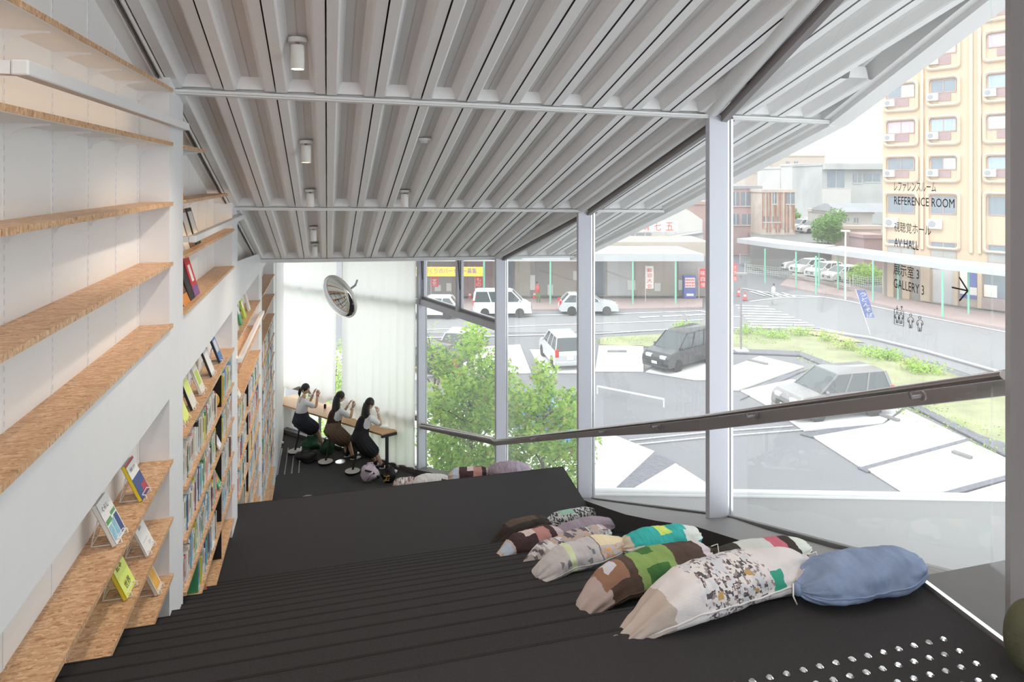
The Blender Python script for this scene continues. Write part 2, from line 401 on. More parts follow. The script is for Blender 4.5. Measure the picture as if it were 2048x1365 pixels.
# ---------------------------------------------------------------- glazing
def fin(parent, p, zb, zt, d, w=.17, t=.06, m='steel'):
    # d: unit plan vector pointing outwards to the glass; p = outer end
    d = Vector(d).normalized(); s = Vector((-d.y, d.x)); a = Vector(p)
    c = [a-d*w-s*t/2, a+s*0-s*t/2, a+s*t/2, a-d*w+s*t/2]
    MB().hexa([(q.x, q.y, zb) for q in c], [(q.x, q.y, zt) for q in c]).build('steel_fin', ['steel'], parent, bevel=.003, seg=1)
    e = a+d*.012
    for k, (mm, ww) in enumerate((('alu', .022), ('gap', .012), ('alu', .03))):
        q = a+d*(.010+.016*k); MB().hexa([(q.x+sx, q.y+sy, zb) for sx, sy in ((-ww/3, -.02), (ww/3, -.02), (ww/3, .02), (-ww/3, .02))], [(q.x+sx, q.y+sy, zt) for sx, sy in ((-ww/3, -.02), (ww/3, -.02), (ww/3, .02), (-ww/3, .02))]).build('glazing_bead', mm, parent)
def pane(parent, a, b, za, zb, ta, tb, m='glass', name='pane'):
    a, b = Vector(a), Vector(b); d = (b-a).normalized(); n = Vector((d.y, -d.x))*.005
    c = [(a, za), (b, zb), (b, tb), (a, ta)]
    MB().hexa([(p.x-n.x, p.y-n.y, z) for p, z in c], [(p.x+n.x, p.y+n.y, z) for p, z in c]).build(name, m, parent)
RR = [(2.47, 1.9, -.735), (2.95, 4.89, -1.96), (2.96, 7.87, -3.13), (2.70, 10.8, -4.29)]
def trans_z(y):
    for a, b in zip(RR, RR[1:]):
        if a[1] <= y <= b[1]: return a[2]+(b[2]-a[2])*(y-a[1])/(b[1]-a[1])
    return RR[0][2] if y < 2 else RR[-1][2]
TR = [aty(2034, 763, 2.0), aty(1403, 850, 4.89), aty(1156, 868, 7.87), aty(988, 886, 10.74)]
glz = [('window_1', P2, KK), ('window_2', P3, P2), ('window_3', P4, P3)]
WIN = {}
for nm, far, near in glz:
    w = struct(nm); WIN[nm] = w
    zf, zn = gz(far[1])[1], gz(near[1])[1]
    tf, tn = trans_z(far[1])-.04, trans_z(near[1])-.04
    hf, hn = CZ(*far)-.02, CZ(*near)-.02
    if nm == 'window_1': near = (2.50, 2.08)
    pane(w, far, near, zf, zn, tf, tn, name='lower_pane'); pane(w, far, near, tf, tn, hf, hn, name='upper_pane')
    F, N_ = Vector(far), Vector(near)
    d = (N_-F).normalized(); inn = Vector((d.y, -d.x));
    if inn.x > 0: inn = -inn
    tp = {'window_1': (TR[1], TR[0]), 'window_2': (TR[2], TR[1]), 'window_3': (TR[3], TR[2])}[nm]
    MB().bar(tp[0], tp[1], .045, .092).build('transom', 'steel2', w)
    o = inn*.03
    MB().bar((F.x+o.x, F.y+o.y, hf+.01), (N_.x+o.x, N_.y+o.y, hn+.01), .05, .07).build('head_channel', 'steel2', w)
    o = inn*.13
    MB().tube([(F.x+o.x, F.y+o.y, hf+.085), (N_.x+o.x, N_.y+o.y, hn+.085)], .075, 16).build('edge_tube', 'white', w, smooth='auto')
    o = inn*-.02
    MB().bar((F.x+o.x, F.y+o.y, zf+.01), (N_.x+o.x, N_.y+o.y, zn+.01), .04, .03).build('glazing_channel', 'gap', w)
fin(WIN['window_1'], P2, -2.80, CZ(*P2)+.01, (1, .0))
fin(WIN['window_2'], P3, -4.02, CZ(*P3)+.01, (1, .0))
fin(WIN['window_3'], P4, -5.1, CZ(*P4)+.01, (1, .18))
# near full-height post and the short return pane
w = WIN['window_1']
pp = atz(2021, 1294, -1.5)
MB().hexa([(pp.x, pp.y, -1.52), (pp.x+.3, pp.y-.02, -1.52), (pp.x+.34, pp.y+.06, -1.52), (pp.x+.04, pp.y+.05, -1.52)], [(pp.x, pp.y, 2.6), (pp.x+.3, pp.y-.02, 2.6), (pp.x+.34, pp.y+.06, 2.6), (pp.x+.04, pp.y+.05, 2.6)]).build('steel_post', 'steel2', w)
pane(w, (2.50, 2.08), (2.46, 1.85), -1.6, -1.6, 1.6, 1.6, name='return_pane')
MB().bar((2.52, 2.17, -1.60), (2.47, 1.85, -1.60), .03, .05).build('return_bead', 'chrome', w)
# wall beyond the near post
MB().box(2.42, 2.6, .1, 1.72, -2, 2.4).build('wall_return', 'steel2', r)

# window_4: corner pane between fins 4 and 5 ; window_5: far facade
w4 = struct('window_4'); w5 = struct('window_5')
ztop = -1.30
zt45 = -2.44; zl5, zl4 = -4.89, -4.31
pane(w4, FB, P4, LOW+.05, -4.98, zl5, zl4, name='lower_pane'); pane(w4, FB, P4, zl5, zl4, zt45, zt45, name='middle_pane')
B2, Q4 = Vector(FB), Vector(P4); d = (Q4-B2).normalized(); inn = Vector((-d.y, d.x)); 
if inn.x > 0: inn = -inn
def seg(s, off=0.): q = B2.lerp(Q4, s)+inn*off; return (q.x, q.y)
MB().bar((*seg(0, .08), zl5), (*seg(1, .08), zl4), .07, .10).build('transom', 'steel2', w4)
MB().bar((*seg(0, .08), zt45), (*seg(1, .08), zt45), .12, .11).build('upper_transom', 'steel', w4)
MB().bar((*seg(0, .03), zt45+.075), (*seg(1, .03), zt45+.075), .10, .04).build('transom_ledge', 'steel2', w4)
for s0, s1 in ((.03, .50), (.54, .98)):
    fr = MB(); za, zb_ = zt45+.09, ztop
    for q0, q1 in (((s0, za), (s1, za)), ((s0, zb_), (s1, zb_)), ((s0, za), (s0, zb_)), ((s1, za), (s1, zb_))):
        fr.bar((*seg(q0[0], .05), q0[1]), (*seg(q1[0], .05), q1[1]), .05, .05, up=(inn.x, inn.y, 0) if q0[0] == q1[0] else (0, 0, 1))
    sash = fr.build('sash', 'steel', w4)
    pane(sash, seg(s0, .03), seg(s1, .03), za, za, zb_, zb_, name='pane')
    MB().bar((*seg(s0+.02, .12), zt45+.45), (*seg(s0-.005, .12), ztop-.15), .012, .02).build('stay_arm', 'gap', sash)
MB().bar((*seg(.52, .08), zt45), (*seg(.52, .08), ztop), .08, .09, up=(inn.x, inn.y, 0)).build('mullion', 'steel', w4)
fin(w4, FB, LOW, ztop+.03, (.9, .45), .17, .07)
# far facade
A2 = Vector(FA); B2v = Vector(FB); d5 = (B2v-A2).normalized(); in5 = Vector((d5.y, -d5.x))
if in5.x > 0: in5 = -in5
def s5(s, off=0.): q = A2.lerp(B2v, s)+in5*off; return (q.x, q.y)
for s0, s1 in ((.0, .505), (.505, 1.)):
    pane(w5, s5(s0), s5(s1), LOW+.05, LOW+.05, -4.76, -4.76, name='lower_pane'); pane(w5, s5(s0), s5(s1), -4.76, -4.76, -2.45, -2.45, name='middle_pane'); pane(w5, s5(s0), s5(s1), -2.45, -2.45, ztop, ztop, name='upper_pane')
for z, h in ((-4.76, .10), (-2.45, .10), (LOW+.06, .08), (ztop, .08)):
    MB().bar((*s5(0, .06), z), (*s5(1, .06), z), .08, h).build('transom', 'steel2' if z == -4.76 else 'steel', w5)
for s_ in (.015, .505):
    MB().bar((*s5(s_, .08), LOW), (*s5(s_, .08), ztop+.1), .14 if s_ < .1 else .08, .08, up=(in5.x, in5.y, 0)).build('mullion', 'steel', w5)

# ---------------------------------------------------------------- handrail
rail = thing('handrail', 'round steel handrail running down along the window wall', 'handrail', (2.9, 4.9, -1.9))
def loc(o, p): return Vector(p)-Vector(o.location)
rp = [aty(2008, 751, 1.90), aty(1400, 835, 4.68), aty(1152, 863, 7.55), aty(988, 882, 10.35)]
rp4 = [Vector((*seg(.97, .22), zl4+.06)), Vector((*seg(.03, .2), zl5+.06))]
MB().tube([loc(rail, p) for p in rp]+[loc(rail, p) for p in rp4], .0165, 14).build('rail_tube', 'rail', rail, smooth='auto')
dirr = (rp[0]-rp[1]).normalized()
MB().tube([loc(rail, rp[0]), loc(rail, rp[0]+dirr*.004)], .0168, 16).build('end_cap', 'white', rail, label='pale end cap')
for px, py in ((1812, 785), (1490, 831), (1305, 851), (1198, 863), (1060, 878)):
    r0 = ray(px, py)
    best = None
    for a, b_ in zip(rp, rp[1:]):
        for k in range(41):
            q = a.lerp(b_, k/40); t = q.dot(r0)/r0.dot(r0); e = (r0*t-q).length/q.length
            if best is None or e < best[0]: best = (e, q)
    q = best[1]
    MB().tube([loc(rail, q-Vector((0, 0, .01))), loc(rail, q+Vector((.01, 0, -.04))), loc(rail, q+Vector((.09, .02, -.045)))], .008, 8).lathe([(.022, 0), (.022, .008)], 12, 0, Matrix.Translation(loc(rail, q+Vector((.085, .02, -.045)))) @ Matrix.Rotation(math.radians(90), 4, 'Y')).build('bracket', 'steel2', rail)

# lettering on the glass of window_1
gA, gB = P2, (2.50, 2.08)
gdir = (Vector(gB)-Vector(gA)).normalized(); gx = Vector((gdir.x, gdir.y, 0)); gn = Vector((-gdir.y, gdir.x, 0))
if gn.x > 0: gn = -gn
def gp(px, py): return atline(px, py, gA, gB)+gn*.009
def sign(txt, xl, xr, ytop, ybot, off=.0):
    a = gp(xl, ybot); b_ = gp(xr, ybot); t = gp(xl, ytop)
    put_text(txt, a, gx, (b_-a).xy.length, t.z-a.z, 'ink', WIN['window_1'], off=off)
sign('レファレンスルーム', 1792, 1876, 364, 383); sign('REFERENCE ROOM', 1792, 1913, 393, 409)
sign('視聴覚ホール', 1792, 1866, 443, 463); sign('AV HALL', 1792, 1841, 476, 493)
sign('展示室 3', 1791, 1842, 526, 549); sign('GALLERY 3', 1791, 1852, 557, 575)
def strokes(lines, w, name='pictogram'):
    mb = MB()
    for ln in lines:
        pts = [gp(*p) for p in ln]
        for a, b_ in zip(pts, pts[1:]): mb.bar(a, b_, .002, w, up=tuple(gn.cross((b_-a).normalized())))
    mb.build(name, 'ink', WIN['window_1'])
strokes([[(1908, 575), (1940, 582)], [(1923, 555), (1940, 582), (1923, 602)]], 0.006, 'arrow_mark')
def circ(cx, cy, r): return [(cx+r*math.cos(k*math.pi/5), cy+r*1.15*math.sin(k*math.pi/5)) for k in range(11)]
def man(cx, cy, s, skirt=False):
    body = [(-2, -9), (2, -9), (5, -6), (6, -1), (4, 1), (3, -4), (3.4 if skirt else 2.6, 3), (2.6, 12), (.6, 12), (0, 5), (-.6, 12), (-2.6, 12), (-3.4 if skirt else -2.6, 3), (-3, -4), (-4, 1), (-6, -1), (-5, -6), (-2, -9)]
    return [[(cx+x*s, cy+y*s) for x, y in body], circ(cx, cy-13*s, 2.2*s)]
strokes([[(1792, 619), (1811, 624), (1811, 653), (1792, 648), (1792, 619)]]+man(1798, 636, .85)+man(1805.5, 637.5, .85), .0014)
strokes([[(1798, 612), (1798, 619)], [(1796, 616), (1798, 619), (1800, 617)], [(1807, 620), (1807, 613)], [(1805, 615), (1807, 612.5), (1809, 616)]], .0014)
strokes(man(1825, 644, 1.05), .0014); strokes(man(1843.5, 650, 1.1, True), .0014)

# ---------------------------------------------------------------- curtains
def curtain(label, s0, s1, zt, zbf, off, folds=9):
    n, m_ = 60, 30; mb = MB(); vs = []
    for j in range(m_+1):
        for i in range(n+1):
            u = i/n; v = j/m_; s = s0+(s1-s0)*u; x, y = s5(s, off+.018*math.sin(u*folds*6.28+v*1.5)*(.3+v)+.012*math.sin(u*23+v*3)+(.12*max(0, v-.8)*math.sin(u*4) if zbf(0) < -5 else 0))
            vs.append((x, y, zt+(zbf(u)-zt)*v))
    mb.add(vs, [(j*(n+1)+i, j*(n+1)+i+1, (j+1)*(n+1)+i+1, (j+1)*(n+1)+i) for j in range(m_) for i in range(n)])
    o = mb.build('curtain', 'curtain', smooth=True)
    tag(o, label, 'curtain')
curtain('sheer white curtain gathered up above the long table, left of the window mullion', -.01, .475, -1.25, lambda u: -4.62-.25*u+.10*math.cos(u*12.6), .2, 6)
curtain('full length sheer white curtain reaching the floor behind the table end', .52, .985, -1.25, lambda u: -5.74-.04*math.sin(u*9), .2, 9)
# ================================================================ bookcases along the wall
COLS = [(4.71, 5.13), (7.64, 8.08), (10.53, 11.0), (13.30, 13.80)]
LV = [-1.775, -2.14, -2.50, -2.86, -3.21, -3.56, -3.92, -4.27, -4.63, -4.98, -5.33, -5.68]
UP = [.565, .225, -.152, -.53, -.92]
FT, FBt = -.925, -1.392
bays_y = [(-1.5, 4.71), (5.13, 7.64), (8.08, 10.53), (11.0, 13.30)]
BAYNAME = ['near bay', 'second bay', 'third bay', 'fourth bay']
BAYS = []
shelf_cache = {}
for bi, (ya, yb) in enumerate(bays_y):
    t = thing('bookcase', ['wide white bookcase bay nearest the landing with long strand board shelves', 'white bookcase bay between the first and second columns, packed with books', 'white bookcase bay between the second and third columns beside the platform edge', 'farthest white bookcase bay next to the curtained corner'][bi], 'bookcase', (BX, ya, LOW), 0, 'bookcase bays along the wall')
    BAYS.append(t); o = t.location
    P = lambda v: Vector(v)-o
    def bx(mb, x0, x1, y0, y1, z0, z1, mi=0): mb.box(x0-o.x, x1-o.x, y0-o.y, y1-o.y, z0-o.z, z1-o.z, mi); return mb
    # back panels with slotted standards at the joints
    joints = [4.66-.4505*k for k in range(14)] if bi == 0 else [yb-.05-.45*k for k in range(int((yb-ya)/.45)+1)]
    joints = sorted(j for j in joints if j > ya)
    edges = [ya]+joints+[yb]
    for a, b_ in zip(edges, edges[1:]):
        if b_-a < .02: continue
        bx(MB(), BX-.012, BX, a+.002, b_-.002, LOW, max(-.0, CZ(BX, a)+.03)).build('back_panel', 'panel', t)
    for j in joints:
        if bi > 1: break
        mb = MB(); bx(mb, BX-.003, BX+.003, j-.008, j+.008, -3.4, CZ(BX, j)+.01, 0)
        z = -1.3 if bi == 0 else -1.0
        while z < CZ(BX, j): 
            bx(mb, BX+.003, BX+.0035, j-.003, j+.003, z, z+.02, 1); z += .04
        mb.build('slotted_standard', ['column', 'steel'], t)
    # side column
    cy0, cy1 = COLS[bi]
    bx(MB(), BX, CX, cy0, cy1, LOW if bi else -3.2, CZ(CX, cy0)+.02 if bi < 3 else -1.1).build('column', 'column', t)
    # fascia band
    top = FT if bi < 2 else min(CZ(CX, ya)+.05, FT) if bi == 2 else -1.1
    f = MB().hexa([P((CX-.02, ya, FBt)), P((CX, ya, FBt)), P((CX, yb, FBt)), P((CX-.02, yb, FBt))], [P((CX-.02, ya, top)), P((CX, ya, top)), P((CX, yb, FT if bi < 2 else -1.1)), P((CX-.02, yb, FT if bi < 2 else -1.1))])
    f.build('fascia', 'column', t)
    # boards
    lv = [z for z in UP if z < CZ(SX, ya)] if bi < 2 else []
    for z in lv+LV:
        y0, y1 = ya, yb+.015
        if z > -1: 
            ye = 4.92+(.55-z)/.305-.05
            y1 = min(y1, ye)
            if y1 < ya+.2: continue
        fl = step_z((y0+y1)/2)
        while y0 < y1 and step_z(y0) > z+.02: y0 += .05
        if y1-y0 < .1: continue
        mb = MB(); bx(mb, BX, SX, y0, y1, z-.024, z, 0)
        if z > -1.7 and z > .1: bx(mb, BX, SX-.002, y0, y1, z-.0265, z-.0242, 1)
        sb = mb.build('shelf', ['osb', 'white'], t)
        for j in joints:
            if not (y0 < j < y1) or bi > 1 or z < -1.8 and bi == 0: continue
            m2 = MB(); n = 7
            pts = [(BX, z-.026), (BX+.15, z-.026), (BX+.15, z-.034)]+[(BX+.15-.13*math.sin(k/n*1.57), z-.034-.045*(1-math.cos(k/n*1.57))) for k in range(1, n+1)]+[(BX+.012, z-.085), (BX, z-.085)]
            m2.hexa([P((x, j-.002, zz)) for x, zz in pts], [P((x, j+.002, zz)) for x, zz in pts])
            m2.build('bracket', 'white', t)
# LED rails (square tubes) standing off the bookcases
for lab, y0, y1, z, nxt in (('long square white light rail crossing the near bookcase bay, highest of the three', 2.45, 5.03, .345, 0), ('square white light rail across the upper shelves of the second bay', 5.26, 8.2, -.435, 1), ('square white light rail in the third bay, lowest of the three', 7.95, 10.72, -1.99, 2)):
    t = thing('light_rail', lab, 'light rail', (-.925, y0, z), 0, 'square light rails on the bookcases')
    MB().box(-.025, .025, 0, y1-y0, -.025, .025).build('square_tube', 'white', t, bevel=.006, seg=2)
    MB().box(-.2, -.026, .0, .05, -.022, .02).build('wall_arm', 'white', t)
    MB().box(-.2, -.026, (y1-y0)*.93-.05, (y1-y0)*.93, -.022, .02).build('wall_arm', 'white', t)
    MB().box(-.0265, -.0245, .03, y1-y0-.55, -.015, .008).build('light_strip', 'lampglow', t)

# ================================================================ books
def bookmesh(name, cover, label=None, band=None):
    # unit book: x = depth (spine at x=1), y = thickness, z = height, standing
    m = MB()
    m.box(0.02, .97, .1, .9, .015, .985, 1)
    m.box(0, 1, 0, .1, 0, 1, 0); m.box(0, 1, .9, 1, 0, 1, 0); m.box(.955, 1, .1, .9, 0, 1, 0)
    if label is not None: m.box(.99, 1.004, .08, .92, .06, .20, 2)
    if band is not None: m.box(.99, 1.004, .22, .78, .42, .86, 3)
    return m.mesh(name, [cover, 'pages', label or 'bk_white', band or 'bk_white'])
cols = {'white': (.78, .77, .75), 'cream': (.74, .70, .60), 'grey': (.58, .59, .61), 'blue': (.06, .17, .42), 'sky': (.25, .5, .68), 'red': (.55, .04, .05), 'pink': (.72, .38, .42), 'green': (.08, .36, .16), 'teal': (.05, .35, .38), 'yellow': (.78, .66, .08), 'orange': (.72, .28, .06), 'brown': (.24, .12, .07), 'black': (.03, .03, .035), 'lime': (.45, .62, .06), 'purple': (.22, .10, .28)}
for k, c in cols.items(): M['bk_'+k] = mat('book '+k, c, .45, 0, .06, 30)
kinds = []
for c, wgt in (('white', 34), ('cream', 12), ('grey', 6), ('blue', 4), ('sky', 5), ('red', 3), ('pink', 2), ('green', 3), ('teal', 2), ('yellow', 3), ('orange', 1), ('brown', 1), ('black', 2), ('purple', 1)):
    for v in range(3):
        lab = 'bk_white' if c not in ('white', 'cream') else 'bk_grey'
        band = [None, 'bk_black' if c in ('white', 'cream', 'yellow', 'sky', 'pink') else 'bk_white', random.choice(['bk_blue', 'bk_red', 'bk_teal', 'bk_orange', 'bk_green'])][v]
        kinds.append((c, ['plain', 'titled', 'banded'][v], bookmesh('book', 'bk_'+c, lab, band), wgt))
wts = [k[3] for k in kinds]
def small_num(n):
    ones = ['first', 'second', 'third', 'fourth', 'fifth', 'sixth', 'seventh', 'eighth', 'ninth', 'tenth', 'eleventh', 'twelfth', 'thirteenth', 'fourteenth', 'fifteenth', 'sixteenth', 'seventeenth', 'eighteenth', 'nineteenth']
    tens = {2: 'twenty', 3: 'thirty', 4: 'forty', 5: 'fifty', 6: 'sixty', 7: 'seventy', 8: 'eighty'}
    if n < 20: return ones[n-1]
    if n % 10 == 0: return tens[n//10][:-1]+'ieth'
    return tens[n//10]+'-'+ones[n % 10-1]
count = 0
rest = MB(); rest_m = ['pages', 'bk_white', 'bk_cream', 'bk_grey', 'bk_blue', 'bk_sky', 'bk_red', 'bk_green', 'bk_teal', 'bk_yellow', 'bk_orange', 'bk_brown', 'bk_black', 'bk_pink']
rows = []
rowname = ['second bay, top packed row', 'second bay, second row', 'second bay, third row', 'second bay, fourth row', 'second bay, bottom row']
for ri, z in enumerate(LV[1:6]):
    rows.append((1, z, 5.16, 6.62 if ri < 4 else 6.15, rowname[ri], True))
    if ri < 4: rows.append((1, z, 7.0, 7.60, rowname[ri], True))
for z in LV[3:8]: rows.append((2, z, 8.12, 8.95, '', False)); rows.append((2, z, 9.2, 10.50, '', False))
for z in LV[3:10]: rows.append((3, z, 11.05, 13.25, '', False))
rows.sort(key=lambda r: (r[0], r[2]))
for bay, z, y0, y1, rn, ind in rows:
    y = y0; n = 0
    while step_z(y) > z: y += .05
    if y > y0: y += .02
    while y < y1-.03:
        th = random.choice([.012, .016, .02, .025, .03, .036]); h = random.uniform(.19, .275); dp = random.uniform(.125, .16)
        c, st, me, w_ = random.choices(kinds, wts)[0]
        n += 1
        xf = -.965+random.uniform(-.006, .01)
        if ind and count < 262:
            if n == 1: base_y = y
            o = bpy.data.objects.new('book', me); COL.objects.link(o); o.location = (xf-dp, y, z); o.scale = (dp, th, h)
            where = 'past the black divider' if y0 > 6.9 else 'from the first column'
            tag(o, f"{small_num(n)} {c} {st} book {where}, {rn}", 'book', 'upright books in the second bay'); count += 1
        else:
            ci = rest_m.index('bk_'+c) if 'bk_'+c in rest_m else 1
            rest.box(xf-dp, xf, y, y+th-.001, z, z+h, ci)
            if random.random() < .7: rest.box(xf, xf+.001, y+th*.2, y+th*.8, z+.03, z+.07, 1 if ci > 3 else 3)
            if random.random() < .5: rest.box(xf, xf+.001, y+th*.3, y+th*.7, z+h*.5, z+h*.8, random.choice([12, 4, 6, 8]))
        y += th+.001
        if random.random() < .02: y += .05
tag(rest.build('packed_books', rest_m), 'dense rows of mostly white spined books filling the third and fourth bays', 'books', None, 'stuff')
# black dividers
div = MB().box(0, .165, 0, .003, 0, .295).box(0, .15, 0, .12, 0, .002).mesh('book_divider', 'black')
dl = ['top', 'second', 'third', 'fourth', 'fifth', 'sixth', 'seventh']
for bay, ylist, zs in ((1, 6.86, LV[1:6]), (2, 9.1, LV[3:7])):
    for k, z in enumerate(zs):
        o = bpy.data.objects.new('book_divider', div); COL.objects.link(o); o.location = (-1.12, ylist, z)
        tag(o, f"black sheet metal book divider on the {dl[k]} packed shelf of the {'second' if bay == 1 else 'third'} bay", 'divider', 'black dividers between the books')
# face-out books leaning on wire easels
def easel(parent, w=.10):
    mb = MB(); r = .0034
    for s in (-w/2, w/2):
        mb.tube([(.035, s, .03), (.055, s, .028), (.06, s, .008), (.05, s, .003), (-.075, s, .003), (-.045, s, .13)], r, 6)
    mb.tube([(.035, -w/2, .03), (.035, w/2, .03)], r, 6); mb.tube([(-.075, -w/2, .003), (-.075, w/2, .003)], r, 6); mb.tube([(-.045, -w/2, .13), (-.045, w/2, .13)], r, 6)
    return mb.build('wire_easel', 'wire', parent)
def faceout(x, y, z, w, h, th, cover, label, blocks=(), txt=None, stand=True, rz=0., lean=24, group='face-out books on wire easels', spine=None, tcol='ink'):
    if stand:
        e = thing('book_easel', 'easel under '+label, 'easel', (x, y, z), rz, 'white wire book easels'); easel(e, w*.62)
    t = thing('display_book', label, 'book', (x, y, z), rz, group)
    a = math.radians(lean); ux = Vector((-math.sin(a), 0, math.cos(a))); nx = Vector((math.cos(a), 0, math.sin(a)))
    o = Vector((.045 if stand else .03, -w/2, .012 if stand else .001))
    def blk(mb, u0, u1, v0, v1, n0, n1, mi):
        c = lambda u, v, n: o+Vector((0, u*w, 0))+ux*(v*h)+nx*n
        mb.hexa([c(u0, v0, n0), c(u1, v0, n0), c(u1, v1, n0), c(u0, v1, n0)], [c(u0, v0, n1), c(u1, v0, n1), c(u1, v1, n1), c(u0, v1, n1)], mi)
    mb = MB(); blk(mb, 0, 1, 0, 1, -.0015, 0, 0); blk(mb, 0, 1, 0, 1, -th, -th+.0015, 0); blk(mb, 0, .012, 0, 1, -th, 0, 1)
    mb.build('cover', [cover, spine or cover], t)
    mb = MB(); blk(mb, .012, .985, .01, .99, -th+.0015, -.0015, 0); mb.build('page_block', 'pages', t)
    if blocks:
        mm = list(dict.fromkeys(b_[4] for b_ in blocks)); mb = MB()
        for k, (u0, u1, v0, v1, m_) in enumerate(blocks): blk(mb, u0, u1, v0, v1, .0, .0004+.00005*k, mm.index(m_))
        mb.build('cover_print', mm, t)
    if txt:
        for (s_, u, v, wd, hh) in txt:
            p = o+Vector((0, u*w, 0))+ux*(v*h)+nx*.0012
            me = textmesh(s_, wd*w, hh*h); me.materials.append(M[tcol]); q = bpy.data.objects.new('cover_title', me); COL.objects.link(q); q.parent = t
            q.matrix_basis = Matrix.Translation(p) @ Matrix((Vector((0, 1, 0)), ux, nx)).transposed().to_4x4()
    return t
M['navy'] = mat('navy print', (.03, .06, .22), .4, 0, .4, 60); M['redp'] = mat('red print', (.4, .03, .05), .4, 0, .5, 80)
M['greenp'] = mat('green print', (.1, .32, .1), .4, 0, .5, 60); M['skyp'] = mat('sky print', (.25, .5, .62), .4, 0, .5, 50)
M['limeb'] = mat('lime cover', (.72, .82, .16), .4); M['yelb'] = mat('yellow cover', (.85, .68, .05), .4); M['fruit'] = mat('orange print', (.8, .4, .06), .5, 0, .3, 40)
z6, z7, z8 = LV[0], LV[1], LV[2]
def pos(px, py, z): p = atz(px, py, z); return p.y
faceout(-1.02, pos(262, 1000, z6)+.02, z6, .15, .215, .02, 'bk_white', 'yellow spined travel book with a dark blue cover picture', [(0, 1, 0, .58, 'navy'), (.5, .95, .05, .3, 'redp'), (0, 1, .93, 1, 'redp')], [('地図とまち', .2, .74, .6, .09)], spine='yelb')
faceout(-1.02, pos(203, 1088, z6)+.02, z6, .16, .22, .022, 'bk_white', 'white magazine with a strip of blue and green photographs', [(.05, .32, .08, .42, 'skyp'), (.36, .62, .06, .48, 'skyp'), (.66, .95, .05, .50, 'navy'), (.05, .5, .46, .56, 'greenp'), (.55, .95, .54, .62, 'greenp')], [('くらし', .2, .74, .5, .12)])
faceout(-1.02, pos(275, 1110, z7)+.02, z7, .16, .22, .012, 'bk_white', 'plain white booklet with small grey print', [(.58, .8, .12, .2, 'bk_grey'), (.2, .7, .3, .33, 'bk_grey')], [('資料', .3, .62, .3, .08)])
faceout(-1.02, pos(226, 1195, z7)+.02, z7, .16, .24, .02, 'limeb', 'pale lime book with large black characters', [], [('世界', .25, .12, .5, .17), ('絵本', .2, .55, .5, .17)], spine='yelb')
faceout(-1.02, pos(300, 1190, z8)+.02, z8, .11, .17, .02, 'bk_cream', 'small book with an orange cover panel', [(.1, .9, .12, .95, 'fruit')])
# books leaning on the upper shelves of the second bay
def leaning(x, y, z, d, h, th, m_, label, ang, rz=0., extra=None):
    t = thing('leaning_book', label, 'book', (x, y, z), rz, 'large books leaning on the upper shelves of the second bay')
    a = math.radians(ang); R_ = Matrix.Rotation(a, 4, 'Y')
    MB().box(0, .0015, 0, d, 0, h, 0, R_).box(-th, -th+.0015, 0, d, 0, h, 0, R_).box(-th, 0, 0, .003, 0, h, 0, R_).build('cover', m_, t)
    MB().box(-th+.0015, 0, .003, d-.002, .004, h-.004, 0, R_).build('page_block', 'pages', t)
    if extra:
        mm = list(dict.fromkeys(e[4] for e in extra)); mb = MB()
        for u0, u1, v0, v1, q in extra: mb.box(.0016, .0022, u0*d, u1*d, v0*h, v1*h, mm.index(q), R_)
        mb.build('cover_print', mm, t)
    return t
def shelf_y(px, z, x=-1.0): r = ray(px, 356); return x/r.x*r.y
leaning(-.99, 5.32, -.92, .24, .34, .014, 'bk_black', 'dark picture book with a tan foot leaning in the second bay', -22, 0, [(0, 1, 0, .22, 'bk_orange'), (0, 1, .24, 1, 'bk_brown')])
leaning(-.985, 5.72, -.92, .2, .33, .03, 'bk_red', 'thick red book with white title leaning in the second bay', -16, 0, [(.3, .7, .35, .75, 'bk_white'), (0, 1, 0, .25, 'bk_purple')])
leaning(-.985, 5.55, -.92, .2, .32, .012, 'bk_black', 'thin black book leaning behind the red one', -18)
for k, (yy, mm, lb) in enumerate(((5.22, 'bk_grey', 'grey magazine, nearest of four behind the white rail'), (5.40, 'bk_cream', 'cream magazine behind the white rail beside the first column'), (5.62, 'bk_brown', 'brown book behind the white rail, second from the far end'), (5.86, 'bk_black', 'black book farthest of four behind the white rail'))):
    leaning(-1.0, yy, -.53, .2, .30, .014, mm, lb, -15, 0, [(.1, .9, .3, .9, 'bk_grey' if k != 1 else 'bk_white')])
leaning(-1.0, 5.2, -.152, .2, .30, .02, 'bk_black', 'dark book with an orange foot alone on the high shelf', -14, 0, [(0, 1, 0, .2, 'bk_orange'), (.2, .8, .4, .8, 'bk_grey')])
# face-out row on the top display shelf of the second bay
for yy, cov, lb, bl, sp in ((5.22, 'bk_pink', 'white and pink leaflet first on the display shelf', [(.1, .9, .1, .9, 'bk_white'), (.2, .6, .3, .5, 'bk_pink')], None), (5.42, 'limeb', 'bright lime book second on the display shelf', [(.2, .8, .5, .6, 'bk_yellow')], 'bk_white'), (5.72, 'bk_cream', 'cream and yellow book third on the display shelf', [(.1, .9, .45, .95, 'limeb')], 'bk_black'),
                         (6.1, 'bk_cream', 'pale cream book on an easel halfway along the display shelf', [(.2, .8, .3, .8, 'bk_lime')], None), (6.62, 'bk_grey', 'grey photo book with a black spine on the display shelf', [(.1, .9, .1, .9, 'bk_white')], 'bk_black'), (7.1, 'bk_blue', 'dark blue book last on the display shelf', [(.15, .85, .4, .9, 'bk_grey')], 'bk_black')):
    faceout(-1.03, yy, z6, .17, .235, .02, cov, lb, bl, None, True, spine=sp, lean=20, group='face-out books on the display shelf')
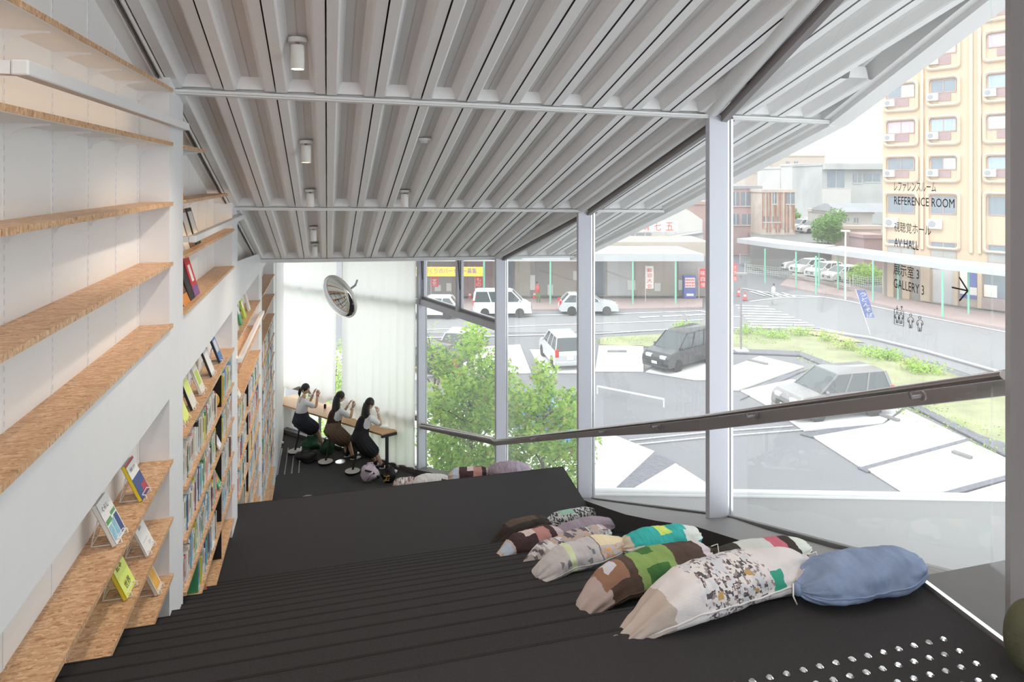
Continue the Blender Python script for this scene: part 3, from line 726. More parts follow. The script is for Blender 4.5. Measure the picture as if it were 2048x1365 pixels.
# third bay, display shelf under the fascia
for yy, cov, lb in ((8.2, 'bk_sky', 'sky blue book nearest on the third bay display shelf'), (8.5, 'bk_grey', 'grey blue book second on the third bay display shelf'), (8.85, 'bk_green', 'green patterned book on the third bay display shelf'), (9.25, 'bk_lime', 'lime green book on the third bay display shelf'), (9.75, 'bk_cream', 'cream book last on the third bay display shelf')):
    faceout(-1.03, yy, z6, .17, .25, .02, cov, lb, [(.2, .8, .5, .85, 'bk_white')], None, False, lean=14, group='face-out books on the third bay display shelf')
faceout(-1.0, 8.25, LV[1], .16, .2, .02, 'bk_pink', 'small pink book behind the lowest white rail', [(.1, .9, .2, .8, 'redp')], None, False, lean=25)
faceout(-1.0, 8.3, LV[2], .16, .22, .02, 'bk_cream', 'cream booklet on an easel below the lowest white rail', [(.2, .8, .3, .8, 'bk_orange')], None, True)
for k, (px, py, z) in enumerate(((430, 885, LV[2]), (430, 960, LV[3]), (415, 1062, LV[4]), (407, 1110, LV[5]), (393, 1150, LV[5]))):
    yy = shelf_y(px, z)
    faceout(-.995, yy, z, .13, .18, .012, ['bk_white', 'bk_green', 'bk_white', 'bk_red', 'bk_cream'][k], ['white card on an easel before the second packed row', 'green and orange leaflet before the third packed row', 'white card on an easel before the fourth packed row', 'dark red book on an easel near the stair', 'cream booklet on the lowest easel beside the stair'][k], [(.2, .8, .3, .8, ['bk_grey', 'bk_orange', 'bk_sky', 'bk_brown', 'bk_lime'][k])], None, True)
g = tag(MB().ell((0, 0, .09), (.06, .012, .075), 16, 10).lathe([(.03, 0), (.03, .01)], 12).build('patterned_disc', 'fruit', smooth=True), 'round yellow patterned ornament in front of the top black divider', 'ornament'); g.location = (-1.02, 6.78, LV[1])
# ================================================================ outside
G = -10.0
M['asphalt'] = mat('asphalt', (.21, .21, .225), .9, 0, .08, .6, .2, 30); M['asphalt2'] = mat('road asphalt', (.27, .27, .28), .9, 0, .06, .4)
M['concrete'] = mat('white concrete pad', (.66, .65, .645), .8, 0, .05, .7); M['ramp'] = mat('pale concrete ramp', (.225, .22, .22), .8, 0, .08, .9)
M['gravel'] = mat('grey gravel', (.17, .17, .195), .95, 0, .7, 9, .6, 12); M['paint'] = mat('white road paint', (.8, .8, .8), .7, 0, .06, 3)
M['paver'] = mat('reddish paving', (.42, .33, .32), .85, 0, .15, 3); M['lawn'] = mat('lawn', (.33, .34, .20), .95, 0, .45, .8, .5, 6)
M['dry'] = mat('dry earth', (.48, .40, .28), .95, 0, .3, 1.2); M['canopy'] = mat('white canopy', (.52, .53, .55), .6, 0, .05, .5)
M['postgreen'] = mat('mint green post', (.25, .60, .45), .5); M['cream'] = mat('cream tile facade', (.62, .49, .36), .7, 0, .05, .5)
M['cream2'] = mat('cream facade frame', (.68, .55, .42), .65, 0, .05, .8); M['spandrel'] = mat('mauve spandrel', (.40, .28, .29), .7, 0, .15, 3)
M['pane'] = mat('far window pane', (.22, .26, .30), .15, 0, .3, .5, spec=.8); M['pale_curtain'] = mat('pale curtain', (.62, .68, .70), .8, 0, .1, 4)
M['blue_curtain'] = mat('blue curtain', (.42, .52, .68), .8, 0, .15, 4); M['pink_curtain'] = mat('pink curtain', (.62, .50, .58), .8, 0, .15, 4)
M['acw'] = mat('air conditioner white', (.74, .74, .73), .5); M['acg'] = mat('fan grille', (.35, .36, .37), .6)
M['greyb'] = mat('weathered concrete', (.46, .47, .46), .85, 0, .35, .3); M['whiteb'] = mat('white render', (.60, .58, .56), .8, 0, .08, .3)
M['beigeb'] = mat('beige tower', (.58, .49, .42), .8, 0, .05, .3); M['pinkb'] = mat('faded pink timber', (.50, .35, .33), .85, 0, .25, .5)
M['rust'] = mat('rusty corrugated iron', (.42, .22, .16), .85, 0, .75, .55); M['rustpale'] = mat('pale corrugated iron', (.60, .52, .46), .8, 0, .3, .8)
M['roofg'] = mat('grey roof tiles', (.32, .33, .35), .8, 0, .2, 1); M['shop'] = mat('shop front', (.36, .34, .33), .7, 0, .3, .35)
M['shop2'] = mat('shop front beige', (.50, .44, .38), .7, 0, .15, .4); M['shutter'] = mat('roller shutter', (.60, .60, .61), .6, 0, .1, 1)
M['redsign'] = mat('red sign', (.75, .08, .08), .6); M['yellowsign'] = mat('yellow banner', (.9, .62, .08), .6); M['bluesign'] = mat('blue flag', (.12, .16, .42), .6, 0, .05, 2)
M['whitesign'] = mat('white board', (.80, .78, .74), .6); M['redtext'] = mat('red lettering', (.75, .10, .07), .6); M['bluetext'] = mat('violet lettering', (.16, .14, .42), .6)
M['leaf'] = mat('fresh leaf', (.50, .72, .13), .6, 0, .35, 3, trans=.5); M['leaf2'] = mat('deep leaf', (.20, .38, .08), .6, 0, .4, 3, trans=.4); M['leaf3'] = mat('reddish leaf', (.50, .40, .18), .6, 0, .3, 3, trans=.4)
M['bark'] = mat('bark', (.13, .09, .065), .9, 0, .3, 12); M['hedgeg'] = mat('hedge green', (.13, .27, .07), .8, 0, .5, 2)
M['fence'] = mat('pale green fence', (.66, .74, .70), .6)

GR = struct('ground')
def pad(name, pts, z=0., th=.05, m='concrete', par=None, **k):
    P_ = [atz(x, y, G) for x, y in pts]
    return MB().prism([(p.x, p.y) for p in P_], G+z-th, G+z).build(name, m, GR if par is None else par, **k)
def rdpoly(name, rd, z=0., th=.05, m='asphalt', par=None):
    P_ = [W(r, d) for r, d in rd]; return MB().prism([(p.x, p.y) for p in P_], G+z-th, G+z).build(name, m, GR if par is None else par)
rdpoly('asphalt_lot', [(-60, 3), (90, 3), (160, 220), (-160, 220)], -.06, .3)
# street
pad('street', [(700, 618), (1200, 620), (1405, 618), (1520, 600), (1560, 590), (1640, 560), (1700, 575), (2060, 625), (2200, 700), (2200, 830), (1990, 765), (1880, 728), (1640, 668), (1480, 660), (700, 668)], -.03, .05, 'asphalt2')
def line(pts, w=.16, m='paint', z=.0, name='road_line', par=None):
    P_ = [atz(x, y, G) for x, y in pts]; mb = MB()
    for a, b in zip(P_, P_[1:]):
        mb.bar((a.x, a.y, G+z), (b.x, b.y, G+z), w, .012)
    return mb.build(name, m, GR if par is None else par)
line([(840, 634), (1200, 629), (1405, 622)]); line([(840, 660), (1200, 647), (1405, 640)]); line([(840, 676), (1200, 667), (1405, 655), (1480, 656), (1640, 657), (1700, 668)])
line([(1560, 590), (1640, 593), (1700, 603), (1790, 622), (1900, 643), (2040, 670)], .2); line([(1500, 603), (1560, 596), (1640, 594)], .2)
line([(1480, 576), (1560, 590)], .18); line([(1405, 623), (1460, 634), (1480, 634)], .2)
for k in range(9):
    y = 611+k*5.4; x0 = 1462+k*4; line([(x0+10, y), (x0+75+k*9, y+2.5)], .30, name='crosswalk_stripe')
for k in range(5): line([(1500+k*16, 583+k*.6), (1530+k*16, 592+k*.8)], .22, name='crosswalk_stripe')
for k in range(3): line([(1280+k*46, 635-k*2), (1318+k*46, 633-k*2)], .3, name='road_marking')
# kerbs and verge
line([(1480, 655), (1640, 664), (1740, 678), (1850, 705), (1990, 745), (2040, 770)], .25, 'concrete', .12, 'kerb')
pad('verge_lawn', [(1200, 676), (1405, 664), (1590, 664), (1700, 690), (1850, 732), (1990, 775), (2060, 800), (2060, 905), (1960, 880), (1825, 812), (1690, 745), (1600, 706), (1465, 700), (1200, 690)], .02, .06, 'lawn')
pad('apron', [(1560, 660), (1640, 672), (1690, 683), (1730, 686), (1700, 676), (1640, 662)], .03, .02, 'dry')
pad('gravel_strip', [(1456, 706), (1600, 712), (1690, 750), (1830, 818), (1960, 885), (2060, 940), (2060, 905), (1960, 872), (1825, 805), (1690, 738), (1600, 704), (1456, 698)], .04, .06, 'gravel')
pad('gravel_strip', [(1300, 900), (1360, 930), (1270, 985), (1225, 985)], .0, .04, 'gravel'); pad('gravel_strip', [(1480, 800), (1560, 752), (1620, 738), (1600, 745)], .0, .04, 'gravel')
pad('gravel_strip', [(1600, 868), (1700, 850), (1780, 845), (1760, 856), (1640, 878)], .0, .04, 'gravel'); pad('gravel_strip', [(1715, 935), (1930, 876), (1945, 886), (1735, 944)], .0, .04, 'gravel'); pad('gravel_strip', [(1800, 1000), (2030, 940), (2040, 952), (1830, 1010)], .0, .04, 'gravel')
PADS = [[(1198, 692), (1287, 692), (1287, 743), (1190, 743)], [(1292, 744), (1330, 722), (1440, 712), (1440, 760), (1390, 760)], [(1440, 742), (1520, 713), (1608, 734), (1478, 781), (1440, 778)], [(1482, 782), (1582, 760), (1700, 770), (1805, 816), (1764, 848), (1609, 862), (1538, 813)],
        [(1627, 874), (1768, 849), (1812, 820), (1932, 878), (1722, 935)], [(1736, 940), (1938, 884), (2022, 922), (2060, 938), (1830, 1000)], [(1880, 1004), (2060, 950), (2080, 1010)],
        [(1189, 869), (1222, 869), (1309, 904), (1230, 978), (1186, 990)], [(1256, 985), (1351, 928), (1440, 985), (1440, 1100), (1200, 1100)], [(1060, 700), (1160, 700), (1160, 746), (1085, 746)], [(850, 700), (1040, 690), (1062, 746), (850, 752)],
        [(560, 700), (845, 700), (845, 760), (560, 760)], [(500, 830), (985, 820), (1150, 850), (1185, 880), (1185, 1100), (500, 1100)]]
for p in PADS: pad('concrete_pad', p, .02, .06)
for x, y in ((1215, 705), (1497, 722), (1760, 832), (1905, 907), (2015, 968)):
    a, b = atz(x, y, G), atz(x+38, y+ (0 if x < 1300 else 9 if x < 1600 else 13), G); MB().bar((a.x, a.y, G+.06), (b.x, b.y, G+.06), .2, .12).build('wheel_stop', 'ramp', GR, bevel=.02)
line([(1258, 881), (1400, 866), (1585, 852)], .06); line([(1272, 889), (1400, 876), (1640, 857)], .06); 
# gutter bar across the lot
a, b = atz(1195, 788, G), atz(1328, 815, G); MB().bar((a.x, a.y, G+.35), (b.x, b.y, G+.35), .06, .06).bar((b.x, b.y, G+.17), (b.x, b.y+.02, G+.17), .06, .36).bar((a.x, a.y, G+.17), (a.x, a.y+.02, G+.17), .06, .36).build('low_barrier', 'paint', GR)
# concrete ramp of the building below the glass, with its coping
RZ_ = -4.95
rp_ = [(px, py) for px, py in ((1120, 987), (1500, 992), (2100, 1002))]
Q = [atz(x, y, RZ_) for x, y in rp_]
poly = [(q.x, q.y) for q in Q]+[(6.5, 1.0), (3.4, 1.0), (3.35, 8.2)]
MB().prism(poly, RZ_-.25, RZ_).build('entrance_ramp', 'ramp', GR)
mb = MB(); mb.tube([(q.x, q.y, RZ_+.05) for q in Q], .045, 10); mb.build('ramp_coping', 'paint', GR, smooth='auto')
for q0, q1 in zip(Q, Q[1:]): MB().bar((q0.x, q0.y, RZ_-.1), (q1.x, q1.y, RZ_-.1), .12, .25).build('ramp_edge', 'paint', GR)
# pavement beyond the street
pad('sidewalk', [(1590, 545), (1660, 560), (1760, 590), (1900, 618), (2060, 640), (2060, 668), (1900, 640), (1790, 618), (1700, 597), (1640, 588), (1560, 572)], .1, .2, 'paver')
pad('sidewalk', [(700, 600), (1405, 600), (1405, 617), (1200, 621), (700, 624)], .1, .2, 'paver')

# ---------------------------------------------------------------- generic box aligned with a facade
def FB_(root, mb, r0, r1, d0, d1, z0, z1, mi=0):
    c = [W(r0, d0), W(r1, d0), W(r1, d1), W(r0, d1)]; mb.hexa([(p.x, p.y, G+z0) for p in c], [(p.x, p.y, G+z1) for p in c], mi); return mb
class Facade:      # local frame: u along the facade (camera right), n towards the viewer, h up
    def __init__(s, a, b, z=G):     # a, b: (px, d) pairs
        A_, B_ = W((a[0]-1024)/1365.33*a[1], a[1]), W((b[0]-1024)/1365.33*b[1], b[1]); s.o = Vector((A_.x, A_.y, z)); v = B_-A_; s.L = v.length
        s.rz = math.atan2(v.y, v.x); s.x = v.normalized(); s.n = Vector((s.x.y, -s.x.x, 0))
    def u(s, px): t = (px-1024)/1365.33; r = Vector((SN+CS*t, CS-SN*t)); k = (s.o.x*s.n.x+s.o.y*s.n.y)/(r.x*s.n.x+r.y*s.n.y); q = r*k; return (q.x-s.o.x)*s.x.x+(q.y-s.o.y)*s.x.y, k
    def uh(s, px, py): u, k = s.u(px); return u, -(py-356)/1365.33*k-s.o.z
    def root(s, name, label, cat, group=None): return thing(name, label, cat, s.o, s.rz, group)
def fbx(mb, u0, u1, n0, n1, h0, h1, mi=0): return mb.box(u0, u1, -n1, -n0, h0, h1, mi)     # n towards viewer = -y local
# -------- apartment block
F = Facade((1765, 57.6), (2080, 49.2))
apt = F.root('apartment_block', 'tall cream apartment block with rounded window bays and white air conditioners', 'building')
mb = MB(); fbx(mb, 0, F.L+6, -14, 0, 0, 32); mb.build('wall', 'cream', apt)
def rrect(u0, u1, h0, h1, r, n=4):
    pts = []
    for cx, cy, a0 in ((u1-r, h0+r, -90), (u1-r, h1-r, 0), (u0+r, h1-r, 90), (u0+r, h0+r, 180)):
        for k in range(n+1): a = math.radians(a0+90*k/n); pts.append((cx+r*math.cos(a), cy+r*math.sin(a)))
    return pts
def frame_ring(parent, u0, u1, h0, h1, r=.35, w=.22, dpt=.28, name='bay_frame', m='cream2'):
    o_, i_ = rrect(u0, u1, h0, h1, r), rrect(u0+w, u1-w, h0+w, h1-w, r*.7); n = len(o_); mb = MB()
    vs = [(x, 0, z) for x, z in o_]+[(x, -dpt*.6, z) for x, z in o_]+[(x+(0), -dpt, z) for x, z in [((a[0]+b[0])/2, (a[1]+b[1])/2) for a, b in zip(o_, i_)]]+[(x, -dpt*.6, z) for x, z in i_]+[(x, 0, z) for x, z in i_]
    mb.add(vs, [(k*n+i, k*n+(i+1) % n, (k+1)*n+(i+1) % n, (k+1)*n+i) for k in range(4) for i in range(n)]); return mb.build(name, m, parent, smooth='auto')
def ac(parent, u, h, s=.8):
    mb = MB(); fbx(mb, u-s/2, u+s/2, .02, .34, h, h+s*.72); a = mb.build('air_conditioner', 'acw', parent, bevel=.02, seg=1)
    m2 = MB(); m2.lathe([(s*.26, 0), (s*.26, .012), (.02, .014)], 14, 0, Matrix.Translation((u-s*.12, -.34, h+s*.36)) @ Matrix.Rotation(math.radians(90), 4, 'X')); m2.build('fan_grille', 'acg', a)
colsx = [(1768, 1838), (1853, 1922), (1966, 2060)]
# (top y at that column, window top, window bottom, spandrel, frame bottom)
cur = ['pane', 'pane', 'pale_curtain', 'pane', 'pale_curtain', 'blue_curtain', 'blue_curtain', 'pink_curtain']
rowH = {0: [(124, 146), (163, 224), (236, 294), (310, 366)], 1: [(70, 140), (152, 213), (230, 291), (308, 366)], 2: [(-16, 43), (60, 124), (142, 206), (224, 288), (306, 367)]}
wi = 0
for ci, (xa, xb) in enumerate(colsx):
    u0 = F.u(xa)[0]; u1 = F.u(xb)[0]
    for (ya, yb) in rowH[ci]:
        pm = (xa+xb)/2 if ci < 2 else 1990
        h1 = F.uh(pm, ya)[1]; h0 = h1-2.75 if yb-ya > 30 else h1-1.0
        h0 = F.uh(pm, yb)[1]
        if yb-ya < 50: h1 = h0+2.6
        frame_ring(apt, u0, u1, h0, h1)
        a, b = u0+.34, u1-.34; hm = h0+(h1-h0)*.46; ht = h1-.3
        mb = MB(); fbx(mb, a, b, 0, .02, hm, ht); win = mb.build('window', 'pane', apt)
        mb = MB()
        for q in (a, (a+b)/2, b): fbx(mb, q-.03, q+.03, .02, .06, hm, ht)
        for q in (hm, ht): fbx(mb, a, b, .02, .06, q-.03, q+.03)
        mb.build('frame', 'pinkb', win)
        cm = [None, 'pale_curtain', 'blue_curtain', None, 'pink_curtain', 'pale_curtain'][(wi*5+ci*2) % 6]
        if ci == 2: cm = ['blue_curtain', 'pale_curtain', 'blue_curtain', 'blue_curtain', 'pink_curtain'][wi % 5]
        if cm:
            mb = MB(); s_ = (a+b)/2 if wi % 2 and ci < 2 else a
            for k in range(12):
                q0 = s_+(b-s_)*k/12; q1 = s_+(b-s_)*(k+1)/12; fbx(mb, q0, q1, .015, .03+.012*(k % 2), hm+.05, ht-.05)
            mb.build('curtain', cm, win)
        c_ = a+(b-a)*.25
        mb = MB(); fbx(mb, c_, c_+(b-a)*.55, 0, .05, h0+.42, hm-.1); mb.build('spandrel_panel', 'spandrel', apt)
        if not (ci == 2 and wi % 2): ac(apt, a+.15, h0+.5)
        wi += 1
    # tall double bays of the two lower floors
    pm = (xa+xb)/2 if ci < 2 else 1990; h1 = F.uh(pm, 384)[1]; h0 = 4.3
    frame_ring(apt, u0, u1, h0, h1, .3)
    a, b = u0+.34, u1-.34
    for ht, hm in ((h1-.35, h1-1.75), (h1-4.0, h1-5.3)):
        mb = MB(); fbx(mb, a, b, 0, .02, hm, ht); win = mb.build('window', 'pane', apt); mb = MB()
        for q in (a, (a+b)/2, b): fbx(mb, q-.03, q+.03, .02, .06, hm, ht)
        for q in (hm, ht): fbx(mb, a, b, .02, .06, q-.03, q+.03)
        mb.build('frame', 'pinkb', win)
    mb = MB(); fbx(mb, a, b, 0, .05, h0+.2, h1-5.4); mb.build('spandrel_panel', 'greyb', apt)
    if ci < 2: ac(apt, a+.3, h1-2.95, 1.05)
for q in (1845, 1943, 1960):
    u0 = F.u(q)[0]; mb = MB(); fbx(mb, u0-.12, u0+.12, 0, .18, 4.2, 32); mb.build('pilaster', 'cream2', apt, bevel=.05)
# ground floor shops
gf = [(1768, 1776, 'shop'), (1778, 1790, 'cream'), (1792, 1806, 'shop'), (1808, 1822, 'cream'), (1824, 1842, 'shop'), (1844, 1862, 'cream'), (1866, 1908, 'shutter'), (1910, 1918, 'cream'), (1920, 1956, 'shop2'), (1958, 1966, 'cream'), (1968, 2060, 'pane')]
for xa, xb, m_ in gf:
    ua, ub = F.u(xa)[0], F.u(xb)[0]; mb = MB(); fbx(mb, ua, ub, .02 if m_ != 'cream' else 0, .05 if m_ != 'cream' else .35, .1, 3.0); mb.build('shop_front' if m_ != 'cream' else 'pier', m_, apt)
mb = MB(); fbx(mb, F.u(1966)[0], F.u(2060)[0], .04, .3, .1, .9); mb.build('brick_base', 'paver', apt)
mb = MB(); fbx(mb, F.u(1966)[0], F.u(2060)[0], .05, .12, 2.75, 3.35); mb.build('shop_sign', 'bluesign', apt)
mb = MB(); fbx(mb, F.u(1855)[0], F.u(1880)[0], .05, .12, 2.8, 3.3); mb.build('shop_sign', 'bluesign', apt)
ua, ub = F.u(1921)[0], F.u(1955)[0]; mb = MB(); fbx(mb, ua, ub, .06, .12, .7, 3.0); po = mb.build('poster_panel', 'whitesign', apt)
mb = MB(); fbx(mb, ua+(ub-ua)*.45, ub, .121, .13, 1.6, 3.0); fbx(mb, ua, ub, .121, .13, .7, 1.0); mb.build('poster_print', 'bluesign', po)
mb = MB(); fbx(mb, F.u(1969)[0], F.u(1995)[0], .06, .12, 1.0, 1.9); mb.build('notice_board', 'whitesign', apt)

# -------- covered walkway canopies with mint posts
def canopy(name, label, pts, hb, th, dpth, posts, m='canopy'):
    # pts: list of (px, py of fascia bottom) at height hb above ground
    P_ = [atz(x, y, G+hb) for x, y in pts]; t = thing(name, label, 'canopy', (P_[0].x, P_[0].y, G)); o = t.location
    k = 0
    for a, b in zip(P_, P_[1:]):
        v = (b-a).xy.normalized(); n = Vector((-v.y, v.x, 0))
        if n.y < 0: n = -n
        n = n*dpth; a2, b2 = Vector((a.x, a.y, G+hb)), Vector((b.x, b.y, G+hb))
        MB().hexa([a2-o, b2-o, b2+n-o, a2+n-o], [a2+Vector((0, 0, th))-o, b2+Vector((0, 0, th))-o, b2+n+Vector((0, 0, th+.1))-o, a2+n+Vector((0, 0, th+.1))-o]).build('roof_panel', m, t)
        k += 1
    for px, py in posts:
        # py = foot of the post on the pavement
        p = atz(px, py, G+.1); MB().tube([Vector((p.x, p.y, G+.1))-o, Vector((p.x, p.y, G+hb+.02))-o], .075, 10).build('post', 'postgreen', t, smooth='auto')
    return t
can1 = canopy('walkway_canopy', 'long low white walkway canopy on mint green posts running past the apartment block', [(1474, 486), (1560, 498), (1640, 506), (1760, 523), (1900, 541), (2090, 562)], 3.3, .45, 2.4, [(1530, 566), (1592, 575), (1632, 588), (1638, 575), (1676, 580), (1690, 596), (1746, 601), (1796, 600), (1885, 634), (1937, 628)])
def canopy2():
    t = thing('arcade_canopy', 'white and rust striped shop arcade roof across the street behind the parked cars', 'canopy', W(-15, 55, G)); o = t.location
    dF = 53.5; h0 = 10-(523-356)/1365.33*dF; h1 = 10-(509-356)/1365.33*dF
    c = lambda r, d, h: W(r, d, G+h)-o
    r0, r1 = (700-1024)/1365.33*dF, (1408-1024)/1365.33*dF
    MB().hexa([c(r0, dF, h0), c(r1, dF, h0), c(r1, dF+.2, h0), c(r0, dF+.2, h0)], [c(r0, dF, h1), c(r1, dF, h1), c(r1, dF+.2, h1), c(r0, dF+.2, h1)]).build('fascia', 'canopy', t)
    n = 24
    for k in range(n):
        a, b = r0+(r1-r0)*k/n, r0+(r1-r0)*(k+1)/n
        m_ = 'rustpale' if k in (18, 22) else 'canopy'
        MB().hexa([c(a, dF, h1), c(b-.03, dF, h1), c(b-.03-1.2, dF+3.6, h1+.25), c(a-1.2, dF+3.6, h1+.25)], [c(a, dF, h1+.04), c(b-.03, dF, h1+.04), c(b-.03-1.2, dF+3.6, h1+.3), c(a-1.2, dF+3.6, h1+.3)]).build('roof_sheet', m_, t)
    for px in (752, 845, 968, 1101, 1266, 1352):
        r = (px-1024)/1365.33*dF; MB().tube([c(r, dF+.1, .1), c(r, dF+.1, h0)], .08, 10).build('post', 'postgreen', t, smooth='auto')
canopy2()
# shops under the arcade
F2 = Facade((700, 57.5), (1420, 57.5))
shops = F2.root('arcade_shops', 'row of dim shop fronts under the arcade roof across the street', 'building')
mb = MB(); fbx(mb, 0, F2.L, -6, 0, 0, 4.6); mb.build('wall', 'shop2', shops)
for xa, xb, m_, h in ((705, 830, 'shop', 3.4), (850, 905, 'shop', 3.4), (908, 985, 'spandrel', 3.4), (1008, 1026, 'pane', 3.6), (1030, 1060, 'shop2', 3.0), (1064, 1098, 'shop', 3.2), (1104, 1150, 'shop2', 3.3), (1190, 1210, 'pane', 3.6), (1214, 1262, 'shutter', 3.0), (1270, 1350, 'shop2', 3.2), (1356, 1410, 'shop', 3.4)):
    ua, ub = F2.u(xa)[0], F2.u(xb)[0]; mb = MB(); fbx(mb, ua, ub, .02, .12, .1, h); mb.build('shop_front', m_, shops)
for xa, xb, ya, yb in ((870, 882, 570, 582), (893, 903, 566, 582), (1095, 1106, 569, 590), (1254, 1270, 560, 580), (1308, 1320, 566, 582), (1356, 1364, 560, 580), (1060, 1070, 550, 580), (1146, 1156, 542, 560)):
    ua, ub = F2.u(xa)[0], F2.u(xb)[0]; mb = MB(); fbx(mb, ua, ub, .14, .18, F2.uh(xa, yb)[1], F2.uh(xa, ya)[1]); mb.build('notice', 'whitesign', shops)
# yellow banner
FB2 = Facade((760, 53.0), (966, 53.0))
bn = FB2.root('yellow_banner', 'long yellow banner with violet lettering hung under the arcade roof', 'banner')
h0, h1 = FB2.uh(850, 553)[1], FB2.uh(850, 534)[1]; u0, u1 = FB2.u(818)[0], FB2.u(966)[0]
mb = MB(); fbx(mb, u0, u1, 0, .03, h0, h1); mb.build('cloth', 'yellowsign', bn)
put_text('まちづくりのパートナー募集', FB2.o+FB2.x*(u0+.5)+FB2.n*.04+Vector((0, 0, h0+.22)), FB2.x, u1-u0-1.0, .42, 'bluetext', bn)
# vending machine
FV = Facade((1368, 56.0), (1392, 56.0)); v = FV.root('vending_machine', 'blue drinks vending machine under the arcade next to the red flag', 'vending machine')
mb = MB(); fbx(mb, 0, FV.L, -.6, 0, .1, 1.95); mb.build('cabinet', 'bluesign', v, bevel=.03); mb = MB(); fbx(mb, .08, FV.L-.08, 0, .02, 1.0, 1.8); mb.build('display', 'whitesign', v)
mb = MB(); [fbx(mb, .12+.13*k, .2+.13*k, .02, .03, 1.08+.24*j, 1.22+.24*j) for k in range(int((FV.L-.2)/.13)) for j in range(3)]; mb.build('sample_cans', 'redsign', v, kind='stuff')
mb = MB(); fbx(mb, .2, FV.L-.2, 0, .03, .3, .5); mb.build('dispensing_slot', 'whitesign', v)
# nobori flags
def nobori(label, px, pyb, h, w, m, txt, tm, tilt=0., dd=None, vert=True):
    p = atz(px, pyb, G) if dd is None else atd(px, pyb, dd); t = thing('banner_flag', label, 'flag', p, -YAW, 'tall banner flags along the street')
    mb = MB().tube([(0, 0, 0), (tilt, 0, h)], .018, 6); mb.build('pole', 'whitesign', t)
    mb = MB(); n = 8
    for k in range(n):
        z0, z1 = h*.38+(h*.6)*k/n, h*.38+(h*.6)*(k+1)/n; s0, s1 = tilt*z0/h, tilt*z1/h; y0, y1 = .04*math.sin(k*1.1), .04*math.sin((k+1)*1.1)
        mb.hexa([(s0, y0-.005, z0), (s0+w, y0-.005, z0), (s0+w, y0+.005, z0), (s0, y0+.005, z0)], [(s1, y1-.005, z1), (s1+w, y1-.005, z1), (s1+w, y1+.005, z1), (s1, y1+.005, z1)])
    mb.build('flag_cloth', m, t)
    n = len(txt); cell = h*.56/n
    for i, ch in enumerate(txt):
        z = h*.96-cell*(i+1); me = textmesh(ch, w*.62, cell*.78); me.materials.append(M[tm]); q = bpy.data.objects.new('flag_lettering', me); COL.objects.link(q); q.parent = t
        q.matrix_basis = Matrix.Translation((tilt*z/h+w*.18, -.06, z)) @ Matrix(((1, 0, 0), (0, 0, -1), (0, 1, 0))).to_4x4()
    return t
nobori('blue noodle shop flag with white characters leaning by the kerb', 1741, 670, 2.9, -.001+.62, 'bluesign', 'うどんそば', 'whitesign', -.95)
nobori('white flag with pink characters standing before the arcade', 1291, 606, 3.0, .65, 'whitesign', '歓迎大会', 'redtext', .0)
nobori('red flag with white characters beside the vending machine', 1398, 600, 2.6, .6, 'redsign', '味自慢', 'whitesign', .0)
nobori('small red flag at the bend before the canopy', 1466, 585, 2.6, .35, 'redsign', '大売出', 'whitesign', .0)
nobori('crimson flag behind the operable corner window', 862, 600, 2.8, .6, 'redsign', 'お茶', 'whitesign', .0)
nobori('dark red flag in front of the arcade, right of the yellow banner', 950, 600, 2.8, .6, 'redsign', 'のみもの', 'whitesign', .0)

# -------- background buildings
def block(name, label, xa, xb, d, ytop, ybase, m, depth=10, dz=None, wins=(), wm='pane', extra=None, skew=0.):
    f = Facade((xa, d), (xb, d+skew), G+0.); t = f.root(name, label, 'building')
    h1 = f.uh(xa, ytop)[1]; mb = MB(); fbx(mb, 0, f.L, -depth, 0, 0, h1); mb.build('wall', m, t)
    for (wa, wb, wt, wb2) in wins:
        ua, ub = f.u(wa)[0], f.u(wb)[0]; a, b = f.uh(wa, wb2)[1], f.uh(wa, wt)[1]; mb = MB(); fbx(mb, ua, ub, 0, .06, a, b); w_ = mb.build('window', wm, t)
        mb = MB(); fbx(mb, ua-.08, ub+.08, .0, .12, a-.12, a); fbx(mb, (ua+ub)/2-.04, (ua+ub)/2+.04, .06, .1, a, b); mb.build('window_frame', 'whiteb', w_)
    mb = MB(); fbx(mb, -.15, f.L+.15, -depth-.1, .15, h1-.25, h1+.12); mb.build('parapet', m if extra is None else extra, t)
    return f, t
block('beige_tower', 'distant beige tower block with small square windows on the skyline', 1540, 1650, 165, 311, 450, 'beigeb', 20, wins=[(1572, 1579, 323, 331), (1588, 1596, 323, 331), (1539, 1543, 323, 331), (1539, 1543, 340, 348), (1539, 1543, 358, 366)])
block('beige_tower_annex', 'lower beige annex on the left of the distant tower', 1490, 1545, 160, 345, 450, 'beigeb', 20)
block('white_flats', 'white flats with mauve banded balconies below the distant tower', 1560, 1607, 130, 335, 450, 'whiteb', 12, wins=[(1567, 1602, 351, 361)])
block('plain_white_building', 'tall blank white building left of the weathered concrete one', 1603, 1648, 118, 328, 470, 'whiteb', 9)
f, t = block('weathered_concrete_building', 'weathered grey concrete building with rust streaks beside the cream apartment block', 1644, 1775, 104, 328, 480, 'greyb', 11, wins=[(1655, 1688, 341, 376), (1706, 1722, 348, 366), (1728, 1760, 348, 364)])
mb = MB(); fbx(mb, 0, f.L, .1, 1.0, f.uh(1650, 339)[1], f.uh(1650, 329)[1]); mb.build('roof_band', 'greyb', t)
mb = MB(); fbx(mb, 0, f.L*.44, .05, .1, 0, f.uh(1650, 378)[1]); mb.build('render_coat', 'whiteb', t)
block('pink_timber_house', 'faded pink timber house with a dark balcony behind the canopy', 1440, 1522, 88, 374, 480, 'pinkb', 10, wins=[(1464, 1478, 384, 412), (1482, 1500, 384, 412), (1465, 1478, 428, 450), (1484, 1504, 428, 450)], extra='roofg')
